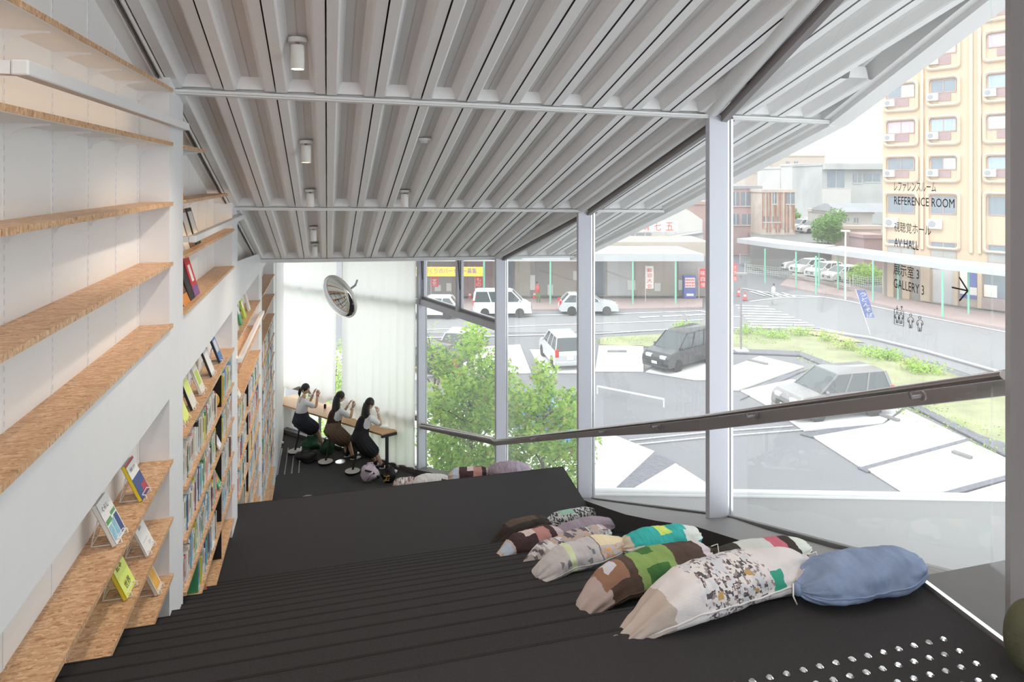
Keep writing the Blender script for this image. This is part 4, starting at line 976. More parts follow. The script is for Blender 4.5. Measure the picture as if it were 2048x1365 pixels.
f, t = block('corrugated_iron_building', 'rusty corrugated iron building with patched metal sheets', 1524, 1590, 84, 381, 470, 'rustpale', 8, wins=[(1543, 1553, 384, 408), (1572, 1589, 384, 408), (1526, 1560, 433, 444)])
n = 22
for k in range(n):
    if k % 3 == 1: continue
    u0 = f.L*k/n; u1 = f.L*(k+1)/n-.04; za = f.uh(1524, 465)[1]; zb = f.uh(1524, 382)[1]; zm = zb-(zb-za)*random.choice([.3, .5, .62, 1.0])
    if 6 < k < 10 or k > 15: zb = f.uh(1524, 410)[1]
    mb = MB(); fbx(mb, u0, u1, .02, .10, min(za, zm) if k % 2 else za+.5, zb); mb.build('iron_sheet', 'rust' if k % 4 != 2 else 'rustpale', t)
f, t = block('small_house', 'small grey house with tiled roofs below the concrete building', 1675, 1745, 80, 425, 480, 'whiteb', 8, wins=[(1690, 1698, 436, 443), (1708, 1716, 436, 446)])
mb = MB(); hr = f.uh(1675, 424)[1]; mb.hexa([(-.4, .8, hr), (f.L+3, .8, hr), (f.L+3, 8, hr), (-.4, 8, hr)], [(-.2, 3.5, hr+.9), (f.L+3, 3.5, hr+.9), (f.L+3, 4.5, hr+.9), (-.2, 4.5, hr+.9)]); o_ = mb.build('tiled_roof', 'roofg', t)
o_.location.y = -1.5
block('garden_wall', 'low mauve garden wall under the small house', 1672, 1762, 72, 454, 520, 'beigeb', 1.0)  # low garden wall below the small house, drawn as a shallow block
block('green_brown_hut', 'brown hut with a dark doorway beside the apartment block', 1728, 1766, 68, 472, 520, 'spandrel', 3.0)
# upper parking level with its retaining wall
MB().hexa([W(r, d, G) for r, d in ((26, 74), (48, 74), (70, 135), (46, 135))], [W(r, d, G+z) for r, d, z in ((26, 74, 3.0), (48, 74, 3.0), (70, 135, 3.0), (46, 135, 3.0))]).build('raised_lot', 'ramp', GR)
# white warehouse with gable and red lettered billboard
f = Facade((1180, 66), (1405, 66)); t = f.root('white_warehouse', 'white gabled warehouse behind the arcade carrying the red lettered billboard', 'building')
mb = MB(); hb = f.uh(1300, 500)[1]
pts = [(f.u(1180)[0], 0), (f.u(1405)[0], 0), (f.u(1405)[0], f.uh(1405, 440)[1]), (f.u(1378)[0], f.uh(1378, 421)[1]), (f.u(1340)[0], f.uh(1340, 404)[1]), (f.u(1180)[0], f.uh(1180, 404)[1])]
mb.hexa([(x, 0, z) for x, z in pts], [(x, 12, z) for x, z in pts]); mb.build('wall', 'whiteb', t)
mb = MB(); fbx(mb, f.u(1205)[0], f.u(1397)[0], .1, 1.6, 0, f.uh(1300, 495)[1]); mb.build('front_extension', 'canopy', t)
a, b = (f.u(1214)[0], f.uh(1214, 491)[1]), (f.u(1397)[0], f.uh(1397, 463)[1])
mb = MB(); mb.hexa([(a[0], -1.6, a[1]-.3), (b[0], -1.6, a[1]-.3), (b[0], -.1, a[1]-.3), (a[0], -.1, a[1]-.3)], [(a[0], -1.6, a[1]), (b[0], -1.6, b[1]), (b[0], -.1, b[1]), (a[0], -.1, a[1])]); mb.build('sloping_parapet', 'canopy', t)
mb = MB(); mb.bar((a[0], -1.65, a[1]), (b[0], -1.65, b[1]), .3, .10); mb.build('parapet_cap', 'roofg', t)
mb = MB(); fbx(mb, f.u(1262)[0], f.u(1302)[0], .02, .08, f.uh(1262, 480)[1], f.uh(1262, 466)[1]); mb.build('grille', 'roofg', t)
fbd = Facade((1262, 63.5), (1356, 63.5)); t = fbd.root('billboard', 'cream billboard with large red characters above the warehouse roof', 'billboard')
mb = MB(); fbx(mb, fbd.u(1262)[0], fbd.u(1355)[0], 0, .12, fbd.uh(1300, 463)[1], fbd.uh(1300, 442)[1]); mb.build('board', 'whitesign', t)
for k in range(5): 
    u = fbd.u(1268+k*20)[0]; mb = MB(); mb.bar((u, .1, fbd.uh(1300, 480)[1]), (u+.2, .1, fbd.uh(1300, 463)[1]), .06, .06); mb.build('strut', 'whiteb', t)
for ch, xa, xb in (('晴', 1282, 1298), ('七', 1307, 1322), ('五', 1331, 1346)):
    put_text(ch, fbd.o+fbd.x*fbd.u(xa)[0]+fbd.n*.13+Vector((0, 0, fbd.uh(1300, 461)[1])), fbd.x, fbd.u(xb)[0]-fbd.u(xa)[0], .75, 'redtext', t, thick=.01)
block('pink_house_behind', 'pale pink house wall behind the warehouse gable', 1372, 1420, 80, 405, 480, 'pinkb', 8)
# round mint guard fence and hedge in front of the parked cars
def fence(label, pts, h=1.1, z=G, rails=5):
    P_ = [atz(x, y, z) for x, y in pts]; t = thing('guard_fence', label, 'fence', P_[0])
    o = t.location
    for a, b in zip(P_, P_[1:]):
        mb = MB()
        for k in range(rails): zz = h*(k+1)/rails; mb.bar(a-o+Vector((0, 0, zz)), b-o+Vector((0, 0, zz)), .03, .03)
        L_ = (b-a).length; n = max(2, int(L_/.25))
        for k in range(n+1): q = a.lerp(b, k/n)-o; mb.bar(q, q+Vector((0, 0, h)), .02, .02, up=(0, 1, 0))
        mb.build('mesh_panel', 'fence', t, kind='stuff')
        for q in (a, b): MB().tube([q-o, q-o+Vector((0, 0, h+.1))], .04, 8).build('post', 'whitesign', t)
fence('white mesh fence in front of the row of white parked cars', [(1490, 548), (1560, 556), (1640, 566), (1700, 578)], 1.0)
fence('white fence around the clipped hedge', [(1706, 572), (1736, 578), (1765, 576)], 1.0)
fence('white mesh fence along the far end of the canopy', [(1480, 528), (1560, 524), (1600, 530)], 1.1)
line([(1480, 530), (1560, 556), (1640, 568), (1700, 585)], .35, 'ramp', .35, 'low_wall')

# -------- vegetation
def leafcloud(pts, n, rad, size, mats, flat=.8):
    mb = MB()
    for _ in range(n):
        c = random.choice(pts); v = Vector((random.gauss(0, 1), random.gauss(0, 1), random.gauss(0, flat))); v = v.normalized()*rad*random.random()**.4 if v.length else v
        p = Vector(c)+v; s = size*random.uniform(.6, 1.3)
        a = Vector((random.uniform(-1, 1), random.uniform(-1, 1), random.uniform(-.6, .6))).normalized(); b = a.orthogonal().normalized()*.5
        b = (Matrix.Rotation(random.uniform(0, 6.28), 3, a) @ b)
        mb.add([p-a*s, p+b*s, p+a*s, p-b*s], [(0, 1, 2, 3)], random.choices(range(len(mats)), [12, 5, 1][:len(mats)])[0])
    return mb
def tree(label, px, d, base, top_y, rx, n, size, mats=('leaf', 'leaf2', 'leaf3'), lean=0., nb=16, name='tree', cat='tree', zfrac=.35, rr=None):
    p = W((px-1024)/1365.33*d, d, base); ht = -(top_y-356)/1365.33*d-base; t = thing(name, label, cat, p, random.uniform(0, 6), 'trees outside the glass' if name == 'tree' else None)
    ends = []; w = MB(); trunk_top = ht*.55
    tr = [Vector((0, 0, 0)), Vector((.1, .05, ht*.25)), Vector((lean*.5, 0, ht*.5)), Vector((lean, .1, ht*.85))]
    w.tube(tr, [.09*ht/6, .075*ht/6, .05*ht/6, .015], 8)
    w.build('trunk', 'bark', t, smooth=True)
    for k in range(nb):
        z = ht*(zfrac+(1-zfrac)*.75*k/nb); a = k*2.4; f = rx*(1-.55*abs((z/ht-zfrac)/(1-zfrac)-.35)); s0 = tr[2].lerp(tr[3], max(0, (z/ht-.5)/.35)) if z > ht*.5 else tr[1].lerp(tr[2], max(0, (z/ht-.25)/.25))
        s0 = Vector((s0.x, s0.y, z)); e = s0+Vector((math.cos(a)*f, math.sin(a)*f, ht*.12*random.uniform(.5, 1.4)))
        b_ = MB().tube([s0, s0.lerp(e, .5)+Vector((0, 0, .06)), e], [.022*ht/6, .013*ht/6, .004], 5)
        b_.build('branch', 'bark', t)
        ends += [e, s0.lerp(e, .75), s0.lerp(e, .5)+Vector((random.uniform(-.2, .2), random.uniform(-.2, .2), .1))]
    ends.append(Vector((lean, .1, ht*.97)))
    leafcloud(ends, n, rx*.36, size, mats).build('foliage', list(mats), t, kind='stuff')
    return t
tree('lush bright green tree outside, left of the corner steel fin', 938, 15.5, G, 664, 1.0, 13000, .062, lean=-.1, nb=24)
tree('broad green tree outside, right of the corner steel fin', 1078, 14.0, G, 728, .92, 9500, .062, mats=('leaf', 'leaf2', 'leaf3'), lean=.1, nb=22)
tree('slim pale tree with few reddish leaves outside beside the long curtain', 868, 17.5, G, 640, .6, 500, .04, mats=('leaf', 'leaf3'), nb=16)
tree('young tree showing green through the gap between the curtains', 668, 24, G, 690, 1.2, 3500, .06, nb=14)
tree('small green tree seen under the table by the long curtain', 690, 21, G, 830, 1.2, 3500, .055, nb=12)
def shrub(label, px, py, r, h, n, size, mats=('leaf2', 'leaf'), z=G, name='shrub', rz=None, long=1.):
    p = atz(px, py, z); t = thing(name, label, 'shrub', p, -YAW)
    pts = [Vector((random.uniform(-r*long*.6, r*long*.6), random.uniform(-r*.5, r*.5), random.uniform(.25, .75)*h)) for _ in range(12)]
    leafcloud(pts, n, r*.6, size, mats).build('foliage', list(mats), t, kind='stuff')
    MB().tube([(0, 0, 0), (.02, 0, h*.6)], .03, 6).build('stem', 'bark', t)
p = None
t = shrub('round dark green bush on the raised lot beyond the canopy', 1657, 488, 1.8, 3.8, 5000, .16, ('leaf2', 'hedgeg'), G+3.0)
shrub('clipped yellow green hedge behind the fence', 1736, 566, 1.4, 1.5, 4000, .10, ('leaf', 'leaf2'), long=2)
shrub('dark red leaved shrub left of the hut', 1706, 476, 1.3, 2.2, 1500, .12, ('leaf3', 'leaf2'), G+2.5)
shrub('green creeper hanging on the edge of the iron building', 1592, 470, .8, 5.5, 2500, .12, ('leaf2', 'leaf'), G+1.5)
for k, (x, y) in enumerate(((1545, 676), (1600, 672), (1650, 682), (1690, 700), (1740, 715), (1775, 722), (1830, 740), (1860, 748), (1375, 662), (1500, 668))):
    shrub(['low green weeds on the verge right of the lamp post', 'low weeds on the verge before the crosswalk', 'tawny weeds where the verge bends', 'tawny shrub on the verge left of the minivan roof', 'green tuft above the minivan roof', 'bright green tuft on the verge right of the minivan', 'pale tuft on the verge towards the kerb', 'last pale tuft on the verge before the handrail', 'weeds on the verge behind the black minivan', 'weeds on the verge near the lamp post foot'][k], x, y, .7, .55, 500, .07, ('leaf', 'leaf3', 'leaf2') if k in (2, 3, 6) else ('leaf', 'leaf2'), name='verge_shrub', long=1.8)
tag(leafcloud([atz(random.uniform(1470, 2010), 0, G) if False else p for p in [atz(x, y+random.uniform(-6, 6), G) for x, y in [(1200+k*9, 680) for k in range(42)]+[(1600+k*10, 695+k*4.3+random.uniform(0, 45)) for k in range(42)]]], 5000, .55, .05, ('leaf', 'lawn' if False else 'leaf2', 'leaf3'), .12).build('verge_grass', ['leaf', 'leaf2', 'leaf3']), 'short rough grass growing on the verge between lot and street', 'grass', None, 'stuff')
# -------- street furniture
def lamp(label, px, py, h, m='steel2', arm=False, base=True):
    p = atz(px, py, G); t = thing('street_post', label, 'post', p, -YAW)
    MB().tube([(0, 0, 0), (0, 0, h)], .06, 10).build('pole', m, t, smooth='auto')
    if arm: MB().tube([(0, 0, h), (.15, 0, h+.5), (.6, 0, h+.75), (1.1, 0, h+.7)], .05, 8).build('arm', m, t); MB().box(.9, 1.5, -.12, .12, h+.62, h+.72).build('lamp_head', m, t)
    else: MB().box(-.3, .3, -.18, .18, h, h+.12).build('lamp_head', m, t)
    if base: MB().box(-.35, .35, -.35, .35, 0, .12).build('footing', 'concrete', t)
lamp('dark parking lot lamp post with a square head and white footing', 1482, 703, 4.4)
lamp('tall white street lamp with a curved arm behind the canopy', 1523, 505, 8.6, 'whitesign', True, False)
lamp('white pole topped by a box beside the canopy', 1691, 600, 5.6, 'whitesign', False, False)
for k, (x, y) in enumerate(((1069, 597), (958, 598), (940, 598), (1456, 588), (1478, 592), (1490, 600))):
    p = atz(x, y, G); t = thing('traffic_cone', ['red and white cone in front of the arcade by the standing person', 'red and white cone under the arcade, right one of a pair', 'red and white cone under the arcade, left one of a pair', 'red cone at the bend, farthest left', 'red cone at the bend beside the lamp post', 'red cone at the crosswalk corner'][k], 'cone', p, 0, 'traffic cones along the street')
    MB().lathe([(.17, .03), (.03, .7), (.001, .7)], 12).build('cone_body', 'redsign', t, smooth='auto'); MB().box(-.19, .19, -.19, .19, 0, .03).build('base', 'redsign', t)
    MB().lathe([(.118, .28), (.085, .44)], 12).build('reflective_band', 'whitesign', t)

# -------- vehicles
M['tyre'] = mat('tyre', (.03, .03, .03), .8); M['hub'] = mat('wheel hub', (.55, .56, .58), .3, .7); M['carglass'] = mat('car glass', (.05, .065, .07), .08, 0, .1, 2, spec=.9)
M['tail'] = mat('tail light', (.65, .03, .03), .2); M['head'] = mat('head lamp', (.75, .77, .78), .15, .2); M['plate'] = mat('number plate', (.8, .8, .78), .5); M['trimk'] = mat('black trim', (.03, .03, .03), .5)
for k, c in (('silver', (.62, .64, .66)), ('greyv', (.25, .24, .24)), ('blackv', (.035, .035, .04)), ('whitev', (.82, .83, .84)), ('bluev', (.06, .22, .55))):
    M['car_'+k] = mat('car paint '+k, c, .22, .15 if k in ('silver', 'greyv') else 0, .02, 1, spec=.7)
def car(name, label, p, rz, paint, L=4.6, Wd=1.75, H=1.85, hood=.95, rake=.75, tail=.15, belt=.98, hoodh=.98, wb=2.7, group=None, wr=.32):
    t = thing(name, label, 'car', (p.x, p.y, p.z), rz, group); h = L/2; pm = 'car_'+paint
    xf = h-hood; xr = -h+tail*.4         # greenhouse base
    prof_ = [(-h+.06, .24), (-h, .42), (-h+.01, belt*.8), (-h+tail*.35, belt), (xf, belt+.02), (h-.28, hoodh-.12), (h-.05, hoodh*.7), (h, .5), (h-.04, .26)]
    pr = []
    for wx in (-wb/2, wb/2): pr.append(wx)
    # lower body in slices so that it narrows towards the nose and tail
    mb = MB(); lay = [(-Wd/2, .96), (-Wd/2+.06, 1.0), (Wd/2-.06, 1.0), (Wd/2, .96)]; n = len(prof_); vs = []
    for y, s in lay:
        for x, z in prof_: vs.append((x*(.985 if abs(y) > Wd/2-.03 else 1), y, (z-.6)*s+.6))
    for k in range(3):
        for i in range(n): mb.add([vs[k*n+i], vs[k*n+(i+1) % n], vs[(k+1)*n+(i+1) % n], vs[(k+1)*n+i]], [(3, 2, 1, 0)])
    mb.add(vs[:n], [tuple(range(n))]); mb.add(vs[3*n:], [tuple(reversed(range(n)))])
    mb.build('body', pm, t, bevel=.05, seg=2, smooth='auto')
    # greenhouse
    b0, b1, t0, t1 = xr, xf, xr+tail, xf-rake; wy, wt = Wd/2-.06, Wd/2-.20
    mb = MB().hexa([(b0, -wy, belt-.02), (b1, -wy, belt), (b1, wy, belt), (b0, wy, belt-.02)], [(t0, -wt, H-.07), (t1, -wt, H-.07), (t1, wt, H-.07), (t0, wt, H-.07)])
    mb.build('windows', 'carglass', t, bevel=.03, seg=1)
    MB().hexa([(t0-.03, -wt-.03, H-.1), (t1+.05, -wt-.03, H-.1), (t1+.05, wt+.03, H-.1), (t0-.03, wt+.03, H-.1)], [(t0+.08, -wt+.1, H), (t1-.15, -wt+.1, H), (t1-.15, wt-.1, H), (t0+.08, wt-.1, H)]).build('roof', pm, t, bevel=.03, smooth='auto')
    for sy in (-1, 1):
        for f0, f1 in ((0, 0), (.36, .34), (.66, .70), (1, 1)):
            a = Vector((b0+(b1-b0)*f0, sy*(wy+.005), belt)); b = Vector((t0+(t1-t0)*f1, sy*(wt+.012), H-.08)); MB().bar(a, b, .07 if f0 not in (0,) else .14, .03, up=(0, sy, 0)).build('pillar', pm, t)
        MB().ell((b1-.25, sy*(Wd/2+.06), belt+.08), (.07, .1, .08), 8, 6).build('wing_mirror', pm, t, smooth=True)
        for wx in (-wb/2, wb/2):
            R_ = Matrix.Translation((wx, sy*(Wd/2-.1), wr)) @ Matrix.Rotation(math.radians(-90*sy), 4, 'X')
            wh = MB().lathe([(wr*.6, -.02), (wr*.95, -.0), (wr, .03), (wr, .1), (wr*.92, .125), (wr*.62, .12)], 20, 0, R_).build('wheel', 'tyre', t, smooth='auto')
            MB().lathe([(wr*.62, .10), (wr*.6, .118), (wr*.3, .105), (.01, .12)], 10, 0, R_).build('hub_cap', 'hub', wh)
            MB().lathe([(wr+.05, -.0), (wr+.06, .095)], 20, 0, R_).build('wheel_arch', 'trimk', t)
        MB().box(h-.30, h-.03, sy*(Wd/2-.4)-.17, sy*(Wd/2-.4)+.2, hoodh*.64, hoodh*.80).build('head_light', 'head', t, bevel=.03)
        MB().box(-h-.02, -h+.15, sy*(Wd/2-.12)-.09, sy*(Wd/2-.12)+.10, belt*.72, belt*1.12).build('tail_light', 'tail', t, bevel=.02)
    MB().box(h-.1, h+.02, -.5, .5, .38, .62).build('grille', 'trimk', t); MB().box(h-.02, h+.035, -.17, .17, .42, .56).build('number_plate', 'plate', t)
    MB().box(-h-.03, -h+.03, -.17, .17, .55, .72).build('number_plate', 'plate', t)
    MB().box(-h-.04, -h+.1, -Wd/2+.08, Wd/2-.08, .3, .48).build('bumper', pm, t, bevel=.03); MB().box(h-.1, h+.03, -Wd/2+.08, Wd/2-.08, .24, .36).build('bumper', pm, t, bevel=.03)
    return t
def yawto(a, b): return math.atan2(b.y-a.y, b.x-a.x)
VZ = G+.02
def at2(x, y): return atz(x, y, VZ)
a, b = at2(1752, 832), at2(1640, 843)   # near side wheel contacts, rear and front
dv = (b-a).normalized(); nr = Vector((dv.y, -dv.x, 0))
if nr.y < 0: nr = -nr
c = (a+b)/2+nr*.85
car('minivan', 'grey minivan parked on white pads, cut by the handrail', c+dv*.1, math.atan2(dv.y, dv.x), 'greyv', 4.75, 1.8, 1.88, 1.15, .95, .25, 1.08, 1.12, (b-a).length)
c = at2(1362, 728); car('minivan', 'black minivan parked facing the building', c, math.radians(180+75)-YAW-math.radians(40)+math.radians(5), 'blackv', 4.5, 1.7, 1.85, .95, .9, .2, 1.05, 1.08, 2.7)
c = at2(1122, 722); car('wagon', 'silver high-roofed wagon parked with its tailgate to the building', c, math.radians(100)-YAW, 'silver', 3.9, 1.62, 1.72, .9, .75, .25, .98, .98, 2.45)
c = at2(1005, 630); car('van', 'white van driving along the street beside the corner fin', c, -YAW, 'whitev', 4.2, 1.7, 1.88, .65, .75, .1, 1.05, 1.05, 2.5)
c = at2(1176, 626); car('hatchback', 'silver estate car with roof spoiler driving along the street', c, -YAW, 'silver', 4.3, 1.7, 1.5, 1.2, .75, .5, .9, .9, 2.55)
c = at2(862, 633); car('hatchback', 'white car on the street seen through the corner window', c, math.pi-YAW, 'whitev', 4.0, 1.68, 1.5, 1.0, .8, .4, .92, .95, 2.5)
c = at2(862, 742); car('hatchback', 'black car with a red tail light parked left of the tree', c, math.radians(150)-YAW, 'blackv', 4.2, 1.7, 1.5, 1.1, .8, .5, .92, .95, 2.5)
c = at2(925, 706); car('sedan', 'white sedan parked behind the bright tree', c, math.radians(80)-YAW, 'whitev', 4.4, 1.7, 1.45, 1.2, .8, .7, .9, .9, 2.6)
c = at2(1078, 868); car('hatchback', 'blue car half hidden behind the broad tree', c, math.radians(110)-YAW, 'bluev', 3.8, 1.6, 1.5, .9, .8, .3, .95, .95, 2.4)
for k, (x, y) in enumerate(((1590, 538), (1618, 546), (1650, 554), (1684, 562))):
    c = at2(x, y); car('hatchback', ['white car farthest left in the fenced row', 'white car second from the left in the fenced row', 'white car third from the left in the fenced row', 'white car nearest the hedge in the fenced row'][k], c, math.radians(200)-YAW, 'whitev', 4.0, 1.65, 1.52, .95, .8, .4, .92, .95, 2.45, 'white cars parked behind the fence')
for k, (x, y, m_, rz) in enumerate(((1604, 462, 'whitev', 200), (1628, 466, 'whitev', 190), (1616, 458, 'silver', 190))):
    c = atz(x, y, G+3.0); car('hatchback', ['white van like car on the raised lot by the iron building', 'white hatchback on the raised lot beside the round bush', 'silver car between the two white ones on the raised lot'][k], c, math.radians(rz)-YAW, m_, 4.0, 1.65, 1.6, .9, .8, .3, .95, .95, 2.45)
# bicycle and walkers across the street
def walker(label, p, rz, top, legs, h=1.65):
    t = thing('person', label, 'person', p, rz); s = h/1.7
    MB().tube([(.0, .08*s, .05), (.02, .08*s, .45*s), (0, .06*s, .88*s)], [.05*s, .06*s, .09*s], 8).build('trouser_leg', legs, t, smooth=True)
    MB().tube([(.18, -.08*s, .05), (.12, -.08*s, .45*s), (0, -.06*s, .88*s)], [.05*s, .06*s, .09*s], 8).build('trouser_leg', legs, t, smooth=True)
    MB().tube([(0, 0, .82*s), (0, 0, 1.05*s), (0, 0, 1.3*s), (0, 0, 1.42*s), (0, 0, 1.48*s)], [.13*s, .12*s, .16*s, .13*s, .05*s], 10).build('torso', top, t, smooth=True)
    for sy in (-1, 1): MB().tube([(0, sy*.15*s, 1.38*s), (.02, sy*.2*s, 1.12*s), (.12, sy*.2*s, .9*s)], [.055*s, .045*s, .03*s], 8).build('sleeve', top, t, smooth=True)
    MB().ell((0, 0, 1.6*s), (.09*s, .08*s, .115*s), 10, 8).build('head', 'skin', t, smooth=True); MB().ell((-.02*s, 0, 1.64*s), (.1*s, .09*s, .1*s), 10, 8).build('hair', 'hair', t, smooth=True)
M['skin'] = mat('skin', (.62, .40, .29), .5); M['hair'] = mat('black hair', (.016, .013, .013), .38); M['shirtw'] = mat('white shirt', (.75, .75, .77), .8); M['navycloth'] = mat('navy cloth', (.02, .022, .035), .85)
walker('person in a red top standing in front of the arcade', atz(1075, 606, G+.1), 0, 'redsign', 'hedgeg')
walker('person in pale clothes crossing at the zebra crossing', atz(1547, 610, G), 2.0, 'shirtw', 'greyb')
# ================================================================ lamps, detector, mirror
M['lampbody'] = mat('lamp body', (.78, .76, .73), .4)
def downlight(x, y, label, on=True, s=1., energy=60):
    z = CZ(x, y)+.022+.095; t = thing('ceiling_lamp', label, 'lamp', (x, y, z), 0, 'cylindrical ceiling downlights')
    MB().lathe([(.055*s, 0), (.055*s, -.022), (.05*s, -.028)], 24).build('mount_plate', 'lampbody', t, smooth='auto')
    MB().lathe([(.012, -.02), (.012, -.05)], 12).build('swivel', 'steel2', t)
    MB().lathe([(.01, -.042), (.038*s, -.044), (.04*s, -.05), (.04*s, -.185), (.036*s, -.188), (.034*s, -.17), (.0, -.168)], 28).build('lamp_cylinder', 'lampbody', t, smooth='auto')
    MB().lathe([(.033*s, -.176), (.001, -.178)], 24).build('bulb_face', 'lampface' if on else 'alu', t)
    if on:
        L_ = bpy.data.lights.new('lamp', 'SPOT'); L_.energy = energy; L_.spot_size = math.radians(125); L_.spot_blend = .9; L_.color = (1, .86, .72); L_.shadow_soft_size = .035
        o = bpy.data.objects.new('lamp_light', L_); COL.objects.link(o); o.location = (x, y, z-.2)
xa, xb = -.1735, .8065
downlight(xa, 4.30, 'nearest white cylinder downlight, glowing, in front of the first beam', True, 1.0, 45)
downlight(xa, 6.02, 'white cylinder downlight just behind the first beam', True, 1., 30)
downlight(xa, 7.45, 'white cylinder downlight just before the second beam, in the left row', True, 1., 30)
downlight(xa, 9.1, 'white cylinder downlight just behind the second beam', True, 1., 30)
downlight(xa, 10.1, 'farthest white cylinder downlight, near the last beam', True, 1., 30)
downlight(xb, 7.43, 'single white cylinder downlight of the right row, below the smoke detector', False)
for k, (x, y) in enumerate(((-.17, 1.8), (.8, .6), (-.17, -.8), (1.4, 2.4))): downlight(x, y, ['added fill downlight above the landing by the bookcase', 'added fill downlight above the landing centre', 'added fill downlight at the back of the landing', 'added fill downlight above the top steps'][k], True, 1., 26)  # unseen lamps above and behind the camera, added as interior fill
z = CZ(xb, 5.88)+.117; t = thing('smoke_detector', 'round white smoke detector on the ribbed ceiling', 'detector', (xb, 5.88, z))
MB().lathe([(.055, 0), (.055, -.018), (.045, -.026)], 24).build('mount_plate', 'lampbody', t, smooth='auto'); MB().lathe([(.032, -.026), (.032, -.04), (.022, -.046), (.01, -.046)], 20).build('sensor', 'steel', t, smooth='auto')
# convex mirror
c = atd(679, 594, 12.2); Rv, Uv, Fv = Vector((CS, -SN, 0)), Vector((0, 0, 1)), Vector((SN, CS, 0))
n = (-Fv*.70+(-Rv*.85-Uv*.52)*.71).normalized()
t = thing('convex_mirror', 'round convex mirror with a white rim hanging before the curtains', 'mirror', c); q = n.to_track_quat('Z', 'Y').to_matrix().to_4x4()
R0 = .41
MB().lathe([(R0*math.sin(a), .15*(math.cos(a)-.0)) for a in [math.pi/2-k*math.pi/2/14 for k in range(15)]][:-1]+[(.002, .15)], 40, 0, q).build('mirror_dome', 'mirror', t, smooth=True)
MB().lathe([(R0+.012, .01), (R0+.016, -.02), (R0, -.05), (.1, -.06)], 40, 0, q).build('rim', 'lampbody', t, smooth='auto')
bk = -n*.06; MB().tube([bk, bk+Vector((.25, .45, .1)), bk+Vector((.3, .9, .12))], .02, 8).build('wall_bracket', 'steel2', t)

# ================================================================ cushions
def patchmat(name, base, patches=(), vary=.12, seed=0., blotch=None):
    m = bpy.data.materials.new(name); m.use_nodes = True; nt = m.node_tree; N = nt.nodes.new; L = nt.links.new; b = nt.nodes['Principled BSDF']
    b.inputs['Roughness'].default_value = .85; b.inputs['Specular IOR Level'].default_value = .15
    uv = N('ShaderNodeTexCoord'); sx = N('ShaderNodeSeparateXYZ')
    ns = N('ShaderNodeTexNoise'); ns.inputs['Scale'].default_value = 14; L(uv.outputs['UV'], ns.inputs['Vector'])
    ad = N('ShaderNodeMixRGB'); ad.blend_type = 'LINEAR_LIGHT'; ad.inputs[0].default_value = .022; L(uv.outputs['UV'], ad.inputs[1]); L(ns.outputs['Color'], ad.inputs[2]); L(ad.outputs[0], sx.inputs[0])
    n1 = N('ShaderNodeTexNoise'); n1.inputs['Scale'].default_value = 6; n1.inputs['Detail'].default_value = 5; L(uv.outputs['UV'], n1.inputs['Vector'])
    mx = N('ShaderNodeMix'); mx.data_type = 'RGBA'; mx.inputs['A'].default_value = (*[c*(1-vary) for c in base], 1); mx.inputs['B'].default_value = (*[min(1, c*(1+vary)) for c in base], 1); L(n1.outputs['Fac'], mx.inputs['Factor']); cur_ = mx.outputs['Result']
    if blotch:      # scattered printed blocks: (colour list, scale u, scale v, threshold, u0, u1)
        for (colr, su, sv, th, u0, u1) in blotch:
            mp = N('ShaderNodeMapping'); mp.inputs['Scale'].default_value = (su, sv, 1); mp.inputs['Location'].default_value = (seed, seed*.7, 0); L(uv.outputs['UV'], mp.inputs[0])
            v = N('ShaderNodeTexVoronoi'); v.distance = 'CHEBYCHEV'; v.inputs['Scale'].default_value = 1; L(mp.outputs[0], v.inputs['Vector']); sc = N('ShaderNodeSeparateColor'); L(v.outputs['Color'], sc.inputs[0])
            g = N('ShaderNodeMath'); g.operation = 'GREATER_THAN'; g.inputs[1].default_value = th; L(sc.outputs[0], g.inputs[0]); f = g.outputs[0]
            for op, val in (('GREATER_THAN', u0), ('LESS_THAN', u1)):
                q_ = N('ShaderNodeMath'); q_.operation = op; q_.inputs[1].default_value = val; L(sx.outputs[0], q_.inputs[0]); mm = N('ShaderNodeMath'); mm.operation = 'MULTIPLY'; L(f, mm.inputs[0]); L(q_.outputs[0], mm.inputs[1]); f = mm.outputs[0]
            k = N('ShaderNodeMix'); k.data_type = 'RGBA'; k.inputs['B'].default_value = (*colr, 1); L(f, k.inputs['Factor']); L(cur_, k.inputs['A']); cur_ = k.outputs['Result']
    for (u0, u1, v0, v1, colr) in patches:
        f = None
        for ax, op, val in ((0, 'GREATER_THAN', u0), (0, 'LESS_THAN', u1), (1, 'GREATER_THAN', v0), (1, 'LESS_THAN', v1)):
            q_ = N('ShaderNodeMath'); q_.operation = op; q_.inputs[1].default_value = val; L(sx.outputs[ax], q_.inputs[0])
            if f is None: f = q_.outputs[0]
            else: mm = N('ShaderNodeMath'); mm.operation = 'MULTIPLY'; L(f, mm.inputs[0]); L(q_.outputs[0], mm.inputs[1]); f = mm.outputs[0]
        k = N('ShaderNodeMix'); k.data_type = 'RGBA'; k.inputs['B'].default_value = (*colr, 1); L(f, k.inputs['Factor']); L(cur_, k.inputs['A']); cur_ = k.outputs['Result']
    L(cur_, b.inputs['Base Color'])
    n2 = N('ShaderNodeTexNoise'); n2.inputs['Scale'].default_value = 90; L(uv.outputs['UV'], n2.inputs['Vector']); bp = N('ShaderNodeBump'); bp.inputs['Strength'].default_value = .25; bp.inputs['Distance'].default_value = .004; L(n2.outputs['Fac'], bp.inputs['Height']); L(bp.outputs[0], b.inputs['Normal'])
    return m
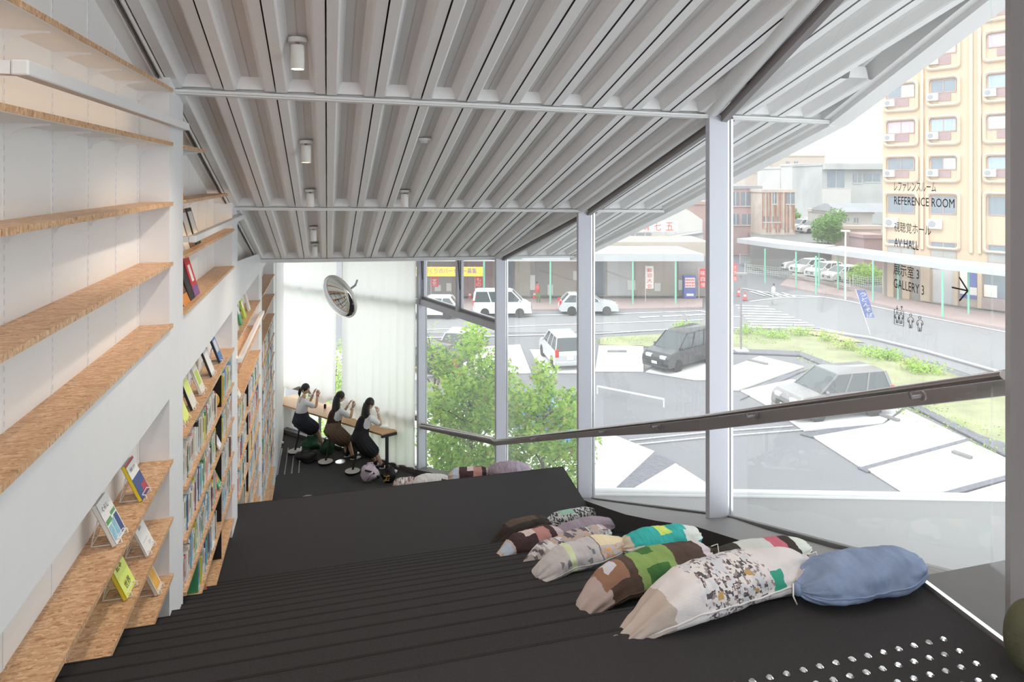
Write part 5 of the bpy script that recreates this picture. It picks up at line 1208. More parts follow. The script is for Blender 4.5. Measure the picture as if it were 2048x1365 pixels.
def pillow(label, pl, pr, rw, rt, m, seed, droopL=.0, droopR=.0, knotR=False, ringL=False, knotL=False, sag=0., fl=.02, pointL=.16, pointR=.22):
    """pl, pr: world end points of the axis; rw: half width lying flat; rt: half thickness"""
    pl, pr = Vector(pl), Vector(pr); c = (pl+pr)/2; t = thing('floor_cushion', label, 'cushion', c, 0, 'printed floor cushions on the stair')
    ax = (pr-pl); Ln = ax.length; ax.normalize(); side = Vector((-ax.y, ax.x, 0)).normalized(); up = side.cross(ax)*-1
    if up.z < 0: up = -up
    nu, nv = 72, 40; vs = []; uvs = []
    for i in range(nu+1):
        u = i/nu; s = 2*u-1
        e = abs(s); base_ = (1-e**3.4)**.62 if e < 1 else 0
        endw = pointL if s < 0 else pointR
        k = endw+(1-endw)*base_; kt = .10+(.90)*((1-e**2.6)**.62 if e < 1 else 0)
        if s < 0 and droopL > .05: q0 = max(0, (e-.25)/.75); k *= 1-.38*q0*q0*(3-2*q0)*(1 if e < .93 else .8); kt *= 1-.3*q0
        cz = -(droopL if s < 0 else droopR)*max(0, e-.35)**1.3*1.9+sag*(1-e*e)
        for j in range(nv):
            a = 2*math.pi*j/nv; ca, sa = math.cos(a), math.sin(a)
            # lens section with side seams
            y = math.copysign(abs(ca)**.82, ca)*rw*k; z = math.copysign(abs(sa)**1.15, sa)*rt*kt
            w = noise.noise(Vector((u*5+seed, ca*1.6, sa*1.6)))*.16*rt+noise.noise(Vector((u*14+seed*2, ca*3.5, sa*3)))*.05*rt
            w += (e**3)*(math.sin(a*9+seed)*.10+math.sin(a*16+seed*3+u*3)*.07)*rt*(1 if e > .45 else 0)+noise.noise(Vector((u*26+seed, ca*2.2+u*8, sa*2.2)))*.045*rt+fl*rt*math.sin(a*5+u*9+seed)*(e**2)
            y += w*ca; z += w*sa
            if z < 0: z *= .72
            p = ax*(s*Ln/2*(1+.02*noise.noise(Vector((ca*2, sa*2, seed)))))+side*(y+.02*math.sin(u*4+seed)*rw)+up*z+Vector((0, 0, cz)); vs.append(p); 
    fs = [(i*nv+j, i*nv+(j+1) % nv, (i+1)*nv+(j+1) % nv, (i+1)*nv+j) for i in range(nu) for j in range(nv)]
    me = bpy.data.meshes.new('cover'); fs += [tuple(reversed(range(nv))), tuple(range(nu*nv, nu*nv+nv))]
    me.from_pydata([tuple(v) for v in vs], [], fs); me.materials.append(m)
    ul = me.uv_layers.new(name='uv')
    for poly in me.polygons:
        js = [me.loops[l].vertex_index % nv for l in poly.loop_indices]; wrap = max(js)-min(js) > nv/2
        for l in poly.loop_indices:
            vi = me.loops[l].vertex_index; i, j = divmod(vi, nv); v_ = j/nv
            if wrap and j < nv/2: v_ += 1
            ul.data[l].uv = (i/nu, v_)
    me.polygons.foreach_set('use_smooth', [True]*len(me.polygons)); o = bpy.data.objects.new('cover', me); COL.objects.link(o); o.parent = t
    sb = o.modifiers.new('s', 'SUBSURF'); sb.levels = 1; sb.render_levels = 1
    # piped seam facing the stair
    sd = -1
    for sgn in (1, -1):
        j = 0 if sgn > 0 else nv//2
        pts = [vs[i*nv+j]*1.003 for i in range(3, nu-2)]
        MB().tube(pts, .0035, 6).build('seam', m, t, smooth=True)
    if knotL or knotR:
        for flag, i in ((knotL, 1), (knotR, nu-1)):
            if flag:
                q_ = sum((vs[i*nv+j] for j in range(nv)), Vector())/nv; d = (q_-Vector((0, 0, 0))).normalized()
                MB().ell(q_+d*.005, (.018, .022, .022), 12, 8).build('knot', m, t, smooth=True)
                MB().tube([q_+d*.02+Vector((0, 0, .02)), q_+d*.04+Vector((.01, -.01, .03)), q_+d*.045+Vector((.0, -.03, .0)), q_+d*.02+Vector((-.01, -.03, -.03))], .003, 6).build('tie_cord', 'lampbody', t, smooth=True)
    if ringL:
        q_ = sum((vs[2*nv+j] for j in range(nv)), Vector())/nv
        R_ = Matrix.Translation(q_-ax*.02+Vector((0, 0, .015))) @ Matrix.Rotation(math.radians(70), 4, 'X')
        MB().tube([R_ @ Vector((.016*math.cos(a*math.pi/8), .016*math.sin(a*math.pi/8), 0)) for a in range(17)], .0022, 6).build('steel_ring', 'chrome', t)
    return t
def stair_at(px, py):
    """where the sight line through a pixel meets the stair"""
    r = ray(px, py); k = 1.5
    while k < 20:
        p = r*k
        if p.z <= step_z(p.y)+.001: return p
        k += .01
    return p
def pil(label, mid, L0, L1, hw, ht, m, seed, dyl=0., dyr=0., lift=0., **k):
    """mid: pixel of the front bottom contact; L0, L1: pixel columns of the two ends"""
    g_ = stair_at(*mid); yc = g_.y+hw*.75
    def endp(px, dy): r = ray(px, 356); y = yc+dy; return Vector((r.x/r.y*y, y, 0))
    a, b = endp(L0, dyl), endp(L1, dyr); z = max(step_z(yc), (-1.5 if yc < 2.1 else PZ if yc > 6.6 else -.507-.473*yc))+ht*.74+lift
    a.z = z; b.z = z; return pillow(label, a, b, hw, ht, m, seed, **k)
cW = patchmat('cushion white', (.66, .63, .64), [(0, .22, 0, 1.2, (.46, .39, .35)), (.70, .76, .36, .50, (.05, .32, .22))], .10, 3, [((.10, .09, .10), 70, 48, .64, .36, .66), ((.56, .57, .62), 34, 22, .66, .34, .66), ((.30, .24, .24), 90, 60, .86, .34, .70), ((.45, .30, .12), 40, 30, .97, .36, .62)])
cB = patchmat('cushion blue denim', (.22, .28, .42), [(.02, .10, .10, .22, (.5, .46, .46))], .42, 1)
cG = patchmat('cushion olive', (.09, .062, .05), [(0, .24, -.1, 1.2, (.46, .38, .36)), (.0, .05, -.1, 1.2, (.20, .12, .07)), (.42, .68, .02, .56, (.24, .36, .12)), (.50, .60, .10, .24, (.06, .16, .05)), (.47, .62, .35, .47, (.06, .16, .05)), (.9, 1, -.1, 1.2, (.62, .55, .58)), (.22, .36, .1, .36, (.30, .17, .12)), (.27, .33, .14, .26, (.6, .62, .7))], .35, 5)
cD = patchmat('cushion black white', (.055, .045, .038), [(.35, .62, .1, .45, (.60, .62, .60)), (.62, .74, .15, .35, (.55, .15, .2)), (.84, 1, -.1, .6, (.62, .66, .6))], .35, 7)
cE = patchmat('cushion grey stripe', (.50, .47, .48), [(.30, .36, -.1, 1.2, (.60, .66, .42)), (.62, .95, .05, .34, (.74, .62, .42)), (.62, .635, -.1, 1.2, (.2, .18, .2)), (.50, .66, .55, .8, (.34, .32, .38))], .14, 9, [((.75, .35, .12), 60, 40, .8, .64, .93), ((.2, .2, .22), 24, 14, .86, .2, .6)])
cT = patchmat('cushion turquoise', (.05, .42, .40), [(.22, .75, .5, 1., (.03, .34, .38)), (.45, .60, .12, .33, (.55, .74, .16)), (.49, .56, .16, .29, (.66, .78, .20)), (.56, .63, .52, .62, (.12, .62, .18)), (.74, .82, .30, .50, (.66, .70, .66)), (.80, .98, .2, .46, (.68, .72, .68)), (.0, .12, -.1, 1.2, (.56, .48, .38)), (.05, .22, .40, .7, (.72, .68, .62))], .25, 11)
cH = patchmat('cushion striped print', (.42, .37, .36), [], .2, 13, [((.12, .11, .13), 34, 8, .6, -1, 2), ((.62, .60, .62), 40, 10, .7, -1, 2), ((.5, .35, .28), 22, 9, .85, -1, 2)])
cI = patchmat('cushion dark pink', (.06, .035, .038), [(0, .25, -.1, 1.2, (.55, .46, .42)), (.12, .22, .2, .6, (.48, .58, .72)), (.42, .60, .05, .3, (.62, .50, .48)), (.56, .75, .2, .5, (.45, .22, .20)), (.85, 1., .0, .5, (.5, .4, .42))], .4, 15)
cP = patchmat('cushion mauve', (.34, .28, .33), [(.35, .68, .5, 1., (.62, .64, .68)), (.0, .35, .5, 1., (.08, .06, .07)), (.68, 1, .55, .9, (.12, .10, .12))], .2, 17)
cJ = patchmat('cushion dark brown', (.045, .034, .03), [(.3, .8, .1, .3, (.10, .07, .05))], .4, 19)
cK = patchmat('cushion newsprint', (.55, .55, .54), [(.25, .5, 0, .3, (.3, .5, .38))], .15, 21, [((.07, .07, .08), 50, 26, .55, -1, 2)])
cL = patchmat('cushion white blots', (.58, .56, .56), [(.75, 1, .3, 1, (.09, .07, .07)), (.36, .42, .1, .2, (.05, .05, .08))], .12, 23)
pil('big white cushion with grey street photo print and green square, frontmost on the landing', (1440, 1262), 1232, 1612, .106, .086, cW, 1.3, -.02, .10, .0, droopL=.10, knotR=True, ringL=True, pointL=.18, pointR=.12)
pil('blue denim cushion at the right end of the front row', (1700, 1228), 1594, 1842, .104, .08, cB, 2.1, .0, .02, .0, knotL=True, pointL=.14, pointR=.10)
pil('brown cushion with green leaf panels lying second from the front', (1290, 1208), 1128, 1420, .104, .08, cG, 3.7, -.05, .10, .0, droopL=.14, knotR=True, pointL=.14, pointR=.2)
pil('black and white cushion half hidden between the white and blue ones', (1500, 1156), 1400, 1618, .09, .052, cD, 4.4, .05, .05, .0, knotL=True, pointL=.3, pointR=.2)
pil('pale grey cushion with yellow printed panel in the third row', (1170, 1148), 1070, 1252, .10, .078, cE, 5.2, -.02, .1, .0, droopL=.04, pointL=.42, pointR=.12)
pil('turquoise and green cushion with yellow spot in the third row', (1330, 1124), 1240, 1398, .10, .078, cT, 6.6, .05, .08, .0, knotL=True, pointL=.12, pointR=.26)
pil('grey city print cushion sagging over the step in the fourth row', (1130, 1112), 1020, 1214, .095, .078, cH, 7.1, -.25, .05, .03, droopL=.16, pointL=.18, pointR=.6)
pil('dark cushion with pink and light blue print on the platform edge', (1060, 1099), 986, 1124, .115, .09, cI, 8.8, -.12, .05, .0, droopL=.08, pointL=.16, pointR=.4)
pil('mauve cushion with white label panel on the platform', (1165, 1078), 1110, 1226, .11, .08, cP, 9.9, .0, .05, .0, pointL=.2, pointR=.3)
pil('dark brown cushion farthest left on the platform', (1040, 1078), 978, 1096, .12, .095, cJ, 10.4, -.15, .05, .0, droopL=.1, pointL=.2, pointR=.6)
pil('newsprint patterned cushion farthest back on the platform', (1150, 1056), 1094, 1198, .11, .075, cK, 11.5, .0, .05, .0, pointL=.3, pointR=.6)
# row on the lower steps seen over the platform edge
def lowpil(label, px0, px1, pyt, d, m, seed, hw=.2, ht=.13, **k):
    a = atd(px0, pyt, d); b = atd(px1, pyt-4, d+.05); yz = step_z((a.y+b.y)/2)
    a.z = b.z = max(yz+ht*.74, (a.z+b.z)/2-ht); return pillow(label, a, b, hw, ht, m, seed, **k)
lowpil('striped cushion end farthest left behind the platform edge', 786, 842, 985, 10.3, cH, 12.1, .16, .09)
lowpil('white cushion with dark spots behind the platform edge', 824, 902, 967, 10.3, cL, 13.3, .2, .12)
lowpil('dark purple cushion in the middle behind the platform edge', 896, 986, 957, 10.2, cI, 14.2, .2, .13)
lowpil('grey and pink cushion farthest right behind the platform edge', 976, 1062, 953, 10.1, cP, 15.6, .2, .12)
# olive cushion leaning at the near post
M['olive'] = mat('olive cloth', (.10, .10, .06), .9, 0, .3, 12, .3, 60)
p = atd(2060, 1275, 2.02); t = thing('olive_bag', 'olive cloth bag leaning against the near steel post', 'bag', p)
MB().ell((0, 0, 0), (.075, .06, .11), 20, 14).build('bag_body', 'olive', t, smooth=True); MB().tube([(-.02, 0, .09), (0, 0, .14), (.03, 0, .09)], .006, 6).build('handle', 'olive', t)
# ================================================================ long table, stools, pupils
TZ = LOW+.75
pc = atz(763, 869, TZ); pb = atz(829, 853, TZ); pf = atz(553, 806, TZ)
dirL = (pf-pc).normalized(); dirD = (pb-pc).normalized()
wallp = pc+dirL*(pf-pc).length*1.0
t = thing('long_table', 'long plywood window table on a black steel end frame', 'table', (pc.x, pc.y, LOW)); o = t.location
far = pf+dirL*.35; far2 = Vector((far.x, far.y, TZ))+(pb-pc)*.9
top_ = [pc, pb, far2, far]
MB().hexa([Vector((q.x, q.y, TZ-.035))-o for q in top_], [Vector((q.x, q.y, TZ))-o for q in top_]).build('tabletop', 'wood', t, bevel=.003)
MB().bar(Vector((pc.x, pc.y, TZ-.05))-o, Vector((pb.x, pb.y, TZ-.05))-o, .05, .05).build('end_rail', 'darksteel', t)
lg = pc.lerp(pb, .16); MB().bar(Vector((lg.x, lg.y, LOW))-o, Vector((lg.x, lg.y, TZ-.05))-o, .05, .05, up=tuple(dirD)).build('leg', 'darksteel', t)
MB().lathe([(.1, 0), (.1, .008), (.03, .012)], 20, 0, Matrix.Translation(Vector((lg.x, lg.y, LOW))-o)).build('foot_plate', 'darksteel', t)
for s_ in (.45, .8):
    q = pc.lerp(pf, s_)+dirD*.55; MB().bar(Vector((q.x, q.y, LOW))-o, Vector((q.x, q.y, TZ-.04))-o, .05, .05, up=tuple(dirD)).build('leg', 'darksteel', t)
q = pf+dirL*.2+dirD*.3
MB().box(-.02, .02, -.3, .3, LOW-o.z, TZ-.04-o.z, 0, Matrix.Translation((q.x-o.x, q.y-o.y, 0)) @ Matrix.Rotation(math.atan2(dirD.y, dirD.x)-math.pi/2, 4, 'Z')).build('end_panel', 'white', t)
FA_ = math.atan2(dirD.y, dirD.x)-math.pi/2        # local +y points to the window
M['seat'] = mat('black seat', (.02, .02, .022), .6); M['whitebase'] = mat('pale stool base', (.55, .52, .48), .5); M['vest'] = mat('dark brown knit vest', (.05, .025, .022), .9, 0, .2, 40, .3, 200)
M['skirtn'] = mat('navy pleated skirt', (.018, .02, .032), .85, 0, .15, 20); M['skirtb'] = mat('brown plaid skirt', (.13, .085, .06), .85, 0, .45, 34); M['skirtk'] = mat('black pleated skirt', (.012, .012, .015), .85)
M['shoew'] = mat('white shoe', (.75, .72, .70), .6); M['sock'] = mat('dark purple sock', (.06, .03, .05), .8); M['lip'] = mat('lips', (.45, .15, .13), .5)
M['juice'] = mat('pink drink', (.75, .16, .10), .3, trans=.3)
def skin(name, verts, edges, radii, m, parent, lv=2):
    me = bpy.data.meshes.new(name); me.from_pydata([tuple(v) for v in verts], edges, []); o = bpy.data.objects.new(name, me); COL.objects.link(o)
    sk = o.modifiers.new('k', 'SKIN'); sk.use_smooth_shade = True
    for i, r in enumerate(radii): me.skin_vertices[0].data[i].radius = (r, r) if not isinstance(r, tuple) else r
    me.skin_vertices[0].data[0].use_root = True
    ss = o.modifiers.new('s', 'SUBSURF'); ss.levels = lv; ss.render_levels = lv
    bpy.context.view_layer.update()
    nm = bpy.data.meshes.new_from_object(o.evaluated_get(bpy.context.evaluated_depsgraph_get())); nm.name = name
    bpy.data.objects.remove(o); nm.materials.clear(); nm.materials.append(M[m]); nm.polygons.foreach_set('use_smooth', [True]*len(nm.polygons))
    o = bpy.data.objects.new(name, nm); COL.objects.link(o); o.parent = parent; return o
def stool(label, px, py, lean, seat_h=.60):
    p = atz(px, py, LOW); t = thing('leaning_stool', label, 'stool', p, FA_, 'leaning stools at the window table')
    MB().lathe([(.02, 0), (.09, .008), (.135, .03), (.15, .052), (.15, .06), (.06, .07), (.03, .08)], 28).build('rocker_base', 'seat', t, smooth='auto')
    MB().lathe([(.146, .0605), (.06, .071), (.03, .081)], 28).build('base_cover', 'whitebase', t, smooth='auto')
    top = Vector(lean)+Vector((0, 0, seat_h-.05)); MB().tube([(0, 0, .06), top*.55, top], [.022, .02, .017], 12).build('pole', 'seat', t, smooth='auto')
    MB().ell(top+Vector((0, .0, .03)), (.17, .12, .04), 20, 10).build('seat', 'seat', t, smooth=True)
    return t, p
def pupil(label, sp, hip, lean_t, head_turn, hairstyle, top, bottom, armpose, kneef, h_s=.98, skirt_len=.42, vest=None):
    """sp: stool foot on floor; local x right, y to the window, z up; hip: hip centre in local coords"""
    t = thing('person', label, 'person', sp, FA_); V = lambda *a: Vector(a)
    hp = V(*hip); f = lean_t
    ch = hp+V(0, f*.55, .30*h_s); nk = hp+V(0, f, .47*h_s); hd0 = nk+V(0, .03, .07)
    sh = [nk+V(s*.155, -.005, -.065) for s in (-1, 1)]
    kn = [hp+V(s*.10+kneef[0], kneef[1], kneef[2]) for s in (-1, 1)]
    an = [kn[0]+V(0, kneef[3], -(kn[0].z-.07)), kn[1]+V(0, kneef[3]+.05, -(kn[1].z-.07))]
    vs = [hp, hp+V(0, f*.2, .12), ch, nk, hd0, *sh]; ed = [(0, 1), (1, 2), (2, 3), (3, 4), (2, 5), (2, 6)]
    rd = [.12, .10, .115, .05, .045, .05, .05]
    wr = []
    for s, side in ((0, -1), (1, 1)):
        el, ha = armpose[s]; el = sh[s]+V(*el); ha = el+V(*ha); i = len(vs); vs += [el, ha]; ed += [(5+s, i), (i, i+1)]; rd += [.036, .024]; wr.append((el, ha))
    for s in (0, 1):
        i = len(vs); hj = hp+V((s*2-1)*.09, .03, -.02); toe = an[s]+V(0, .03, -.03); vs += [hj, kn[s], an[s], toe]; ed += [(0, i), (i, i+1), (i+1, i+2), (i+2, i+3)]; rd += [.085, .055, .034, .034]
    body = skin('body', vs, ed, rd, 'skin', t)
    # head
    ang = head_turn; H_ = Matrix.Translation(hd0+V(0, .015, .10)) @ Matrix.Rotation(ang, 4, 'Z') @ Matrix.Rotation(-.22, 4, 'X')
    mb = MB(); mb.ell((0, 0, 0), (.074, .088, .108), 20, 16, 0, H_.to_3x3().to_4x4()); mb.v = [tuple(Vector(v)+H_.translation) for v in mb.v]
    hd = mb.build('head', 'skin', t, smooth=True)
    def hb(mbx): 
        return mbx
    MB().ell(H_ @ V(0, .09, -.012), (.011, .016, .018), 8, 6).build('nose', 'skin', hd, smooth=True); MB().ell(H_ @ V(0, .082, -.05), (.02, .007, .006), 8, 6).build('mouth', 'lip', hd, smooth=True)
    for s in (-1, 1):
        MB().ell(H_ @ V(s*.03, .078, .012), (.012, .006, .006), 8, 6).build('eye', 'hair', hd, smooth=True); MB().ell(H_ @ V(s*.076, .0, -.01), (.01, .018, .026), 8, 6).build('ear', 'skin', hd, smooth=True)
    # hair
    mb = MB(); n, m_ = 24, 12; hv = []
    for i in range(m_+1):
        th = math.pi*.62*i/m_
        for k in range(n):
            ph = 2*math.pi*k/n; front = max(0, math.sin(ph)); tt = th*(1-.42*front**2); hv.append(H_ @ V(.085*math.sin(tt)*math.cos(ph), .098*math.sin(tt)*math.sin(ph)-.008, .116*math.cos(tt)+.006))
    mb.add(hv, [(i*n+k, (i+1)*n+k, (i+1)*n+(k+1) % n, i*n+(k+1) % n) for i in range(m_) for k in range(n)]); hair = mb.build('hair', 'hair', t, smooth=True)
    if hairstyle == 'tail':
        MB().tube([H_ @ V(0, -.085, -.02), H_ @ V(0, -.115, -.05), H_ @ V(0, -.12, -.13), H_ @ V(.01, -.10, -.2)], [.022, .035, .034, .008], 12).build('pony_tail', 'hair', t, smooth=True)
    else:
        lay = []
        L_ = [(.02, .086, .085, 0), (-.08, .108, .10, -.015), (-.18, .145, .09, -.03), (-.30, .155, .08, -.045), (-.40, .10, .04, -.05)]
        nn = 20; vv = []
        for dz, rx, ry, oy in L_:
            c_ = H_.translation+V(0, -.02+oy, dz)
            for k in range(nn):
                a = 2*math.pi*k/nn; y_ = ry*math.sin(a)
                if y_ > 0: y_ *= .15
                vv.append(c_+V(rx*math.cos(a)*(1+.04*math.sin(k*7)), y_-.02, 0))
        mb = MB(); mb.add(vv, [(i*nn+k, i*nn+(k+1) % nn, (i+1)*nn+(k+1) % nn, (i+1)*nn+k) for i in range(len(L_)-1) for k in range(nn)]+[tuple(reversed(range(nn))), tuple(range((len(L_)-1)*nn, len(L_)*nn))]); mb.build('long_hair', 'hair', t, smooth=True)
    # shirt and vest
    sv = [hp+V(0, f*.1, .06), hp+V(0, f*.3, .17), ch, nk+V(0, 0, -.045), *sh]; se = [(0, 1), (1, 2), (2, 3), (2, 4), (2, 5)]; sr = [.150, .128, .140, .065, .068, .068]
    for s in (0, 1):
        m1 = sh[s].lerp(wr[s][0], .88); i = len(sv); sv.append(m1); se.append((4+s, i)); sr.append(.062)
    skin('shirt', sv, se, sr, 'shirtw', t)
    if vest:
        skin('vest', [hp+V(0, f*.1, .03), hp+V(0, f*.3, .17), ch, ch.lerp(nk, .70)], [(0, 1), (1, 2), (2, 3)], [.168, .150, (.156, .160), .10], vest, t)
    # skirt
    n = 36; R_ = []; kc = (kn[0]+kn[1])/2; seatc = hp+V(0, -.02, -.02)
    dirk = (kc-hp).normalized(); rings = [(hp+V(0, f*.25, .17), .148, .125), (hp+V(0, .0, .0), .19, .175), (hp.lerp(kc, .45)+V(0, -.02, -.03), .215, .17), (hp.lerp(kc, .95)+V(0, -.02, -.04), .235, .14)]
    vv = []
    for ri, (c_, rx, ry) in enumerate(rings):
        nrm = (V(0, 0, -1) if ri == 0 else (V(0, 0, -1)*(1-.25*ri)+dirk*.25*ri)).normalized(); xx = V(1, 0, 0); yy = nrm.cross(xx).normalized()
        for k in range(n):
            a = 2*math.pi*k/n; w = 1+(.05*ri/3)*(1 if k % 2 else -1); vv.append(c_+xx*math.cos(a)*rx*w+yy*math.sin(a)*ry*w)
    mb = MB(); mb.add(vv, [(i*n+k, (i+1)*n+k, (i+1)*n+(k+1) % n, i*n+(k+1) % n) for i in range(3) for k in range(n)]); sk_ = mb.build('skirt', bottom, t, smooth='auto')
    sm = sk_.modifiers.new('t', 'SOLIDIFY'); sm.thickness = .006
    # shoes, socks
    for s in (0, 1):
        a_ = an[s]; MB().tube([a_+V(0, 0, .05), a_+V(0, 0, -.03)], .042, 12).build('sock', 'sock', t, smooth=True)
        MB().ell(a_+V(0, .06, -.042), (.042, .12, .033), 14, 8).build('shoe', 'shoew', t, smooth=True)
    # hands: palm with five fingers
    for s, (el, ha) in enumerate(wr):
        d = (ha-el).normalized(); sd = d.cross(V(0, 0, 1)).normalized(); u_ = sd.cross(d)
        vs2 = [ha, ha+d*.04, ha+d*.075]; ed2 = [(0, 1), (1, 2)]; r2 = [.022, (.032, .016), (.034, .014)]
        hand = skin('hand', vs2, ed2, r2, 'skin', t, 1)
        for k in range(4):
            b_ = ha+d*.072+sd*(.02*(k-1.5)*.8); ln = [.055, .065, .06, .045][k]
            MB().tube([b_, b_+d*ln*.5+u_*.004, b_+d*ln*.8-u_*.012, b_+d*ln*.9-u_*.025], [.0085, .008, .0075, .006], 8).build('finger', 'skin', hand, smooth=True)
        b_ = ha+d*.03+sd*(.026 if s else -.026); MB().tube([b_, b_+d*.03+sd*(.022 if s else -.022), b_+d*.055+sd*(.02 if s else -.02)], [.011, .009, .007], 8).build('thumb', 'skin', hand, smooth=True)
    return t, wr
s1, p1 = stool('leaning stool under the girl in the white blouse', 590, 908, (.0, .10, 0))
s2, p2 = stool('leaning stool with pale base under the girl in the brown vest', 651, 929, (.0, .12, 0))
s3, p3 = stool('leaning stool with pale base under the girl in the black pinafore', 705, 948, (.0, .12, 0))
gl1, w1 = pupil('girl with a ponytail in a white blouse and navy skirt sipping a pink drink', p1, (0, .12, .69), .06, -.9, 'tail', 'shirtw', 'skirtn', [((-.03, .20, -.14), (.07, .06, .20)), ((.03, .21, -.14), (-.08, .06, .21))], (.0, .30, -.22, .1))
gl2, w2 = pupil('girl with long dark hair in a brown vest and plaid skirt holding a phone', p2, (.02, .14, .68), .12, -.35, 'long', 'shirtw', 'skirtb', [((-.03, .19, -.17), (.08, .08, .17)), ((.03, .20, -.17), (-.07, .07, .18))], (.02, .28, -.24, .06), vest='vest')
gl3, w3 = pupil('girl with straight black hair in a black pinafore bent over the table end', p3, (.02, .14, .68), .17, -.15, 'long', 'shirtw', 'skirtk', [((-.06, .16, -.19), (.04, .22, .0)), ((.04, .20, -.17), (-.10, -.02, .22))], (.03, .27, -.30, .10), vest='skirtk')
RotF = Matrix.Rotation(FA_, 3, 'Z')
def at_person(p, v): return p+RotF @ Vector(v)
# drink held by the first girl, phone of the second
h = (w1[0][1]+w1[1][1])/2; q = at_person(p1, h); t = thing('drink_pouch', 'pink drink held by the girl with the ponytail', 'drink', q+Vector((0, 0, .02)), FA_)
MB().tube([(0, .05, -.07), (0, .05, .05), (0, .045, .075)], [.03, .034, .012], 14).build('cup', 'juice', t, smooth=True); MB().tube([(0, .045, .07), (0, .02, .13)], .004, 6).build('straw', 'whitesign', t)
h = (w2[0][1]+w2[1][1])/2; q = at_person(p2, h); t = thing('phone', 'white phone held by the girl in the brown vest', 'phone', q, FA_)
R_ = Matrix.Rotation(-.7, 4, 'X'); MB().box(-.036, .036, .06, .07, -.07, .075, 0, R_).build('phone_case', 'acw', t, bevel=.004); MB().box(-.032, .032, .0555, .0600, -.062, .067, 0, R_).build('screen', 'black', t)
# table things: position by pixel on the table top
def ont(px, py): return atz(px, py, TZ)
M['screen'] = mat('lit tablet screen', (.2, .25, .28), .2, 0, .5, 14, emit=((.35, .4, .42), .4))
def tablet(label, px, py, w, h, rz, tilt=1.15):
    p = ont(px, py); t = thing('tablet_stand', label, 'tablet', p, rz); R_ = Matrix.Rotation(-(math.pi/2-tilt), 4, 'X')
    MB().box(-w/2, w/2, -.006, .006, .03, .03+h, 0, R_).build('tablet_frame', 'black', t, bevel=.004); MB().box(-w/2+.02, w/2-.02, -.0085, -.0065, .05, .01+h, 0, R_).build('screen', 'screen', t)
    MB().bar((0, .02, .1), (0, .13, .003), .08, .006).build('back_leg', 'steel2', t); MB().box(-w/2, w/2, -.04, .12, 0, .006).build('stand_base', 'steel2', t)
tablet('framed tablet screen standing on the table behind the girl in white', 627, 797, .27, .22, -YAW-.15)
tablet('tablet on the table in front of the girl in the black pinafore', 741, 842, .22, .20, -YAW+.2)
for lab, px, py in (('slim black desk lamp between the first and second girls', 688, 818), ('slim black desk lamp beside the curtain mullion', 738, 828)):
    p = ont(px, py); t = thing('desk_lamp', lab, 'lamp', p, 0, 'slim black desk lamps on the table')
    MB().lathe([(.06, 0), (.06, .012), (.01, .014)], 20).build('base', 'black', t); MB().tube([(0, 0, .01), (0, 0, .25), (.02, 0, .32), (.06, 0, .33), (.08, 0, .27)], .006, 8).build('stem', 'black', t, smooth=True); MB().lathe([(.012, .02), (.03, -.03), (.028, -.03)], 14, 0, Matrix.Translation((.08, 0, .27))).build('lamp_shade', 'black', t)
M['paper'] = mat('paper', (.80, .80, .78), .7)
for k, (px, py, w, h, rz, lab) in enumerate(((757, 846, .30, .21, .2, 'open white notebook near the table end'), (775, 852, .30, .22, .9, 'large white sheet on a wooden board at the table corner'), (706, 826, .24, .17, .4, 'white papers beside the girl in the brown vest'), (728, 836, .2, .15, 1.1, 'loose sheet between the second and third girls'))):
    p = ont(px, py); t = thing('paper_sheet', lab, 'paper', p, rz)
    MB().box(-w/2, w/2, -h/2, h/2, 0.001, .004).build('sheet', 'paper', t); MB().box(-.01+.02*k, .12, .01, .02, .0045, .009).build('pencil', 'black' if k % 2 else 'redsign', t)
    if k == 1: MB().box(-w/2-.02, w/2+.02, -h/2-.02, h/2+.02, .0, .001).build('drawing_board', 'wood', t)
for px, py in ((650, 817), (765, 835)):
    p = ont(px, py); t = thing('flower_glass', 'little glass of white flowers on the table' if px > 700 else 'small dark bottle by the elbow of the girl in white', 'vase' if px > 700 else 'bottle', p)
    MB().lathe([(.025, 0), (.03, .06), (.02, .09)], 14).build('glass', 'glassclean' if px > 700 else 'black', t, smooth='auto')
    if px > 700:
        for k in range(7): a = k*.9; MB().tube([(0, 0, .02), (.03*math.cos(a), .03*math.sin(a), .15)], .002, 5).build('flower_stem', 'leaf2', t); MB().ell((.03*math.cos(a), .03*math.sin(a), .16), (.014, .014, .01), 8, 6).build('flower', 'shirtw' if k % 2 else 'yelb', t, smooth=True)
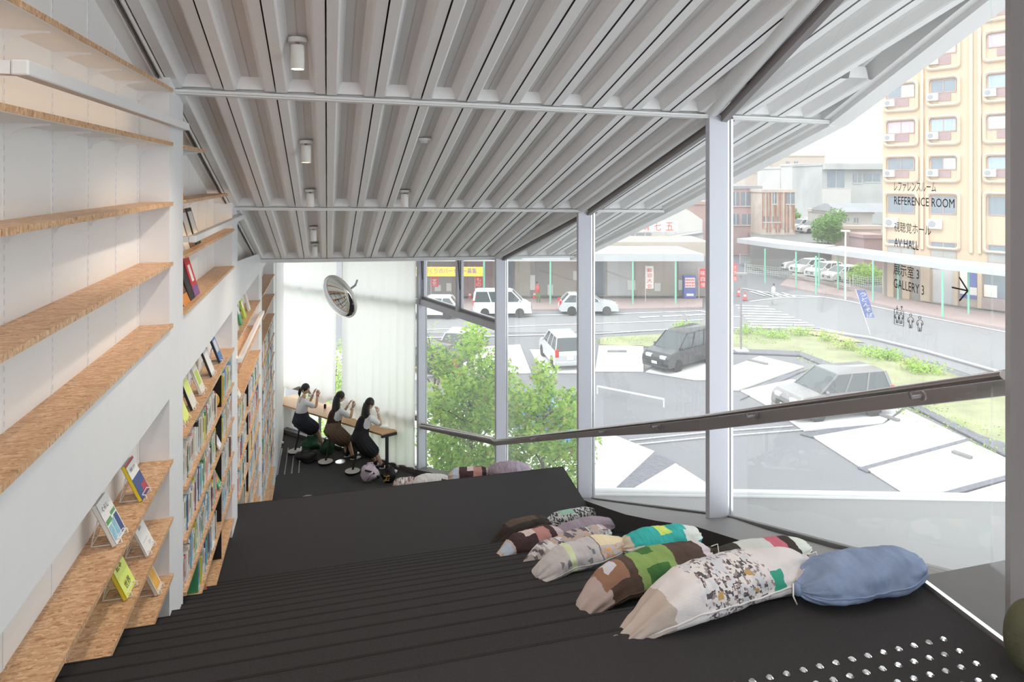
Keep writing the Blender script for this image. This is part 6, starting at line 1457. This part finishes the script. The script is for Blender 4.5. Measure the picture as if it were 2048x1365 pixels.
# bags on the floor
def bag(label, px, py, rx, ry, rz, m, seed, pieces=(), rot=0., name='school_bag'):
    p = atz(px, py, LOW); t = thing(name, label, 'bag', p, rot); mb = MB().ell((0, 0, rz), (rx, ry, rz), 24, 16)
    nv = []
    for v in mb.v:
        v = Vector(v); k = noise.noise(v*7+Vector((seed, 0, 0)))*.42+noise.noise(v*16+Vector((seed, 5, 0)))*.16; c_ = Vector((0, 0, rz)); d = v-c_; q_ = c_+d*(1+k)
        sx_ = 1+.25*(1-q_.z/(2*rz)); q_.x *= sx_; q_.y *= sx_; q_.z = max(.004, q_.z); nv.append(tuple(q_))
    mb.v = nv; mb.build('bag_body', m, t, smooth=True)
    MB().tube([(-rx*.5, 0, rz*1.8), (-rx*.3, -ry*.2, rz*2.35), (rx*.3, -ry*.2, rz*2.35), (rx*.5, 0, rz*1.8)], .010, 8).build('handle', m, t, smooth=True)
    for (m_, a, b, r) in pieces: MB().tube([a, ((Vector(a)+Vector(b))/2+Vector((0, -.03, .05))), b], r, 8).build('strap', m_, t, smooth=True)
    return t
M['greenbag'] = mat('dark green nylon', (.02, .075, .04), .6, 0, .4, 10); M['pinkbag'] = mat('lilac pink nylon', (.62, .50, .60), .6, 0, .12, 14, .2, 30); M['blackbag'] = mat('black nylon', (.014, .011, .012), .6); M['gold'] = mat('gold print', (.55, .38, .10), .4, .3)
bag('dark green bag on the floor between the first two stools', 622, 905, .17, .13, .17, 'greenbag', 1.)
bag('black bag lying in front of the dark green bag', 612, 925, .20, .14, .12, 'blackbag', 2.2)
bag('second green bag tucked behind the middle stool', 655, 908, .13, .12, .15, 'greenbag', 3.)
bag('lilac pink rucksack collapsed beside the last stool', 740, 962, .15, .12, .15, 'pinkbag', 4.1, [('blackbag', (-.10, -.10, .25), (.16, -.10, .08), .018), ('pinkbag', (-.08, -.12, .05), (.05, -.14, .22), .02)], name='rucksack')
t = bag('black tote with golden flowers beside the table leg', 778, 966, .13, .07, .14, 'blackbag', 5.3, rot=-.2, name='tote_bag')
for k in range(16): a = random.uniform(-.085, .04); z = random.uniform(.05, .22); MB().ell((a, -.088-.01*random.random(), z), (.011, .006, .013), 8, 6).build('gold_flower', 'gold', t)
bag('black jacket bundle hanging behind the last girl', 706, 915, .10, .10, .2, 'blackbag', 6.3, name='jacket_bundle')
for k, (px, py) in enumerate(((556, 892), (783, 950))):
    p = atz(px, py, LOW); t = thing('shoe', ['white trainer peeking out beside the last bookcase', 'white trainer behind the black tote'][k], 'shoe', p, FA_)
    MB().ell((0, 0, .045), (.045, .13, .045), 16, 10).build('shoe_upper', 'shoew', t, smooth=True); MB().box(-.045, .045, -.12, .12, 0, .02).build('sole', 'black', t, bevel=.01)
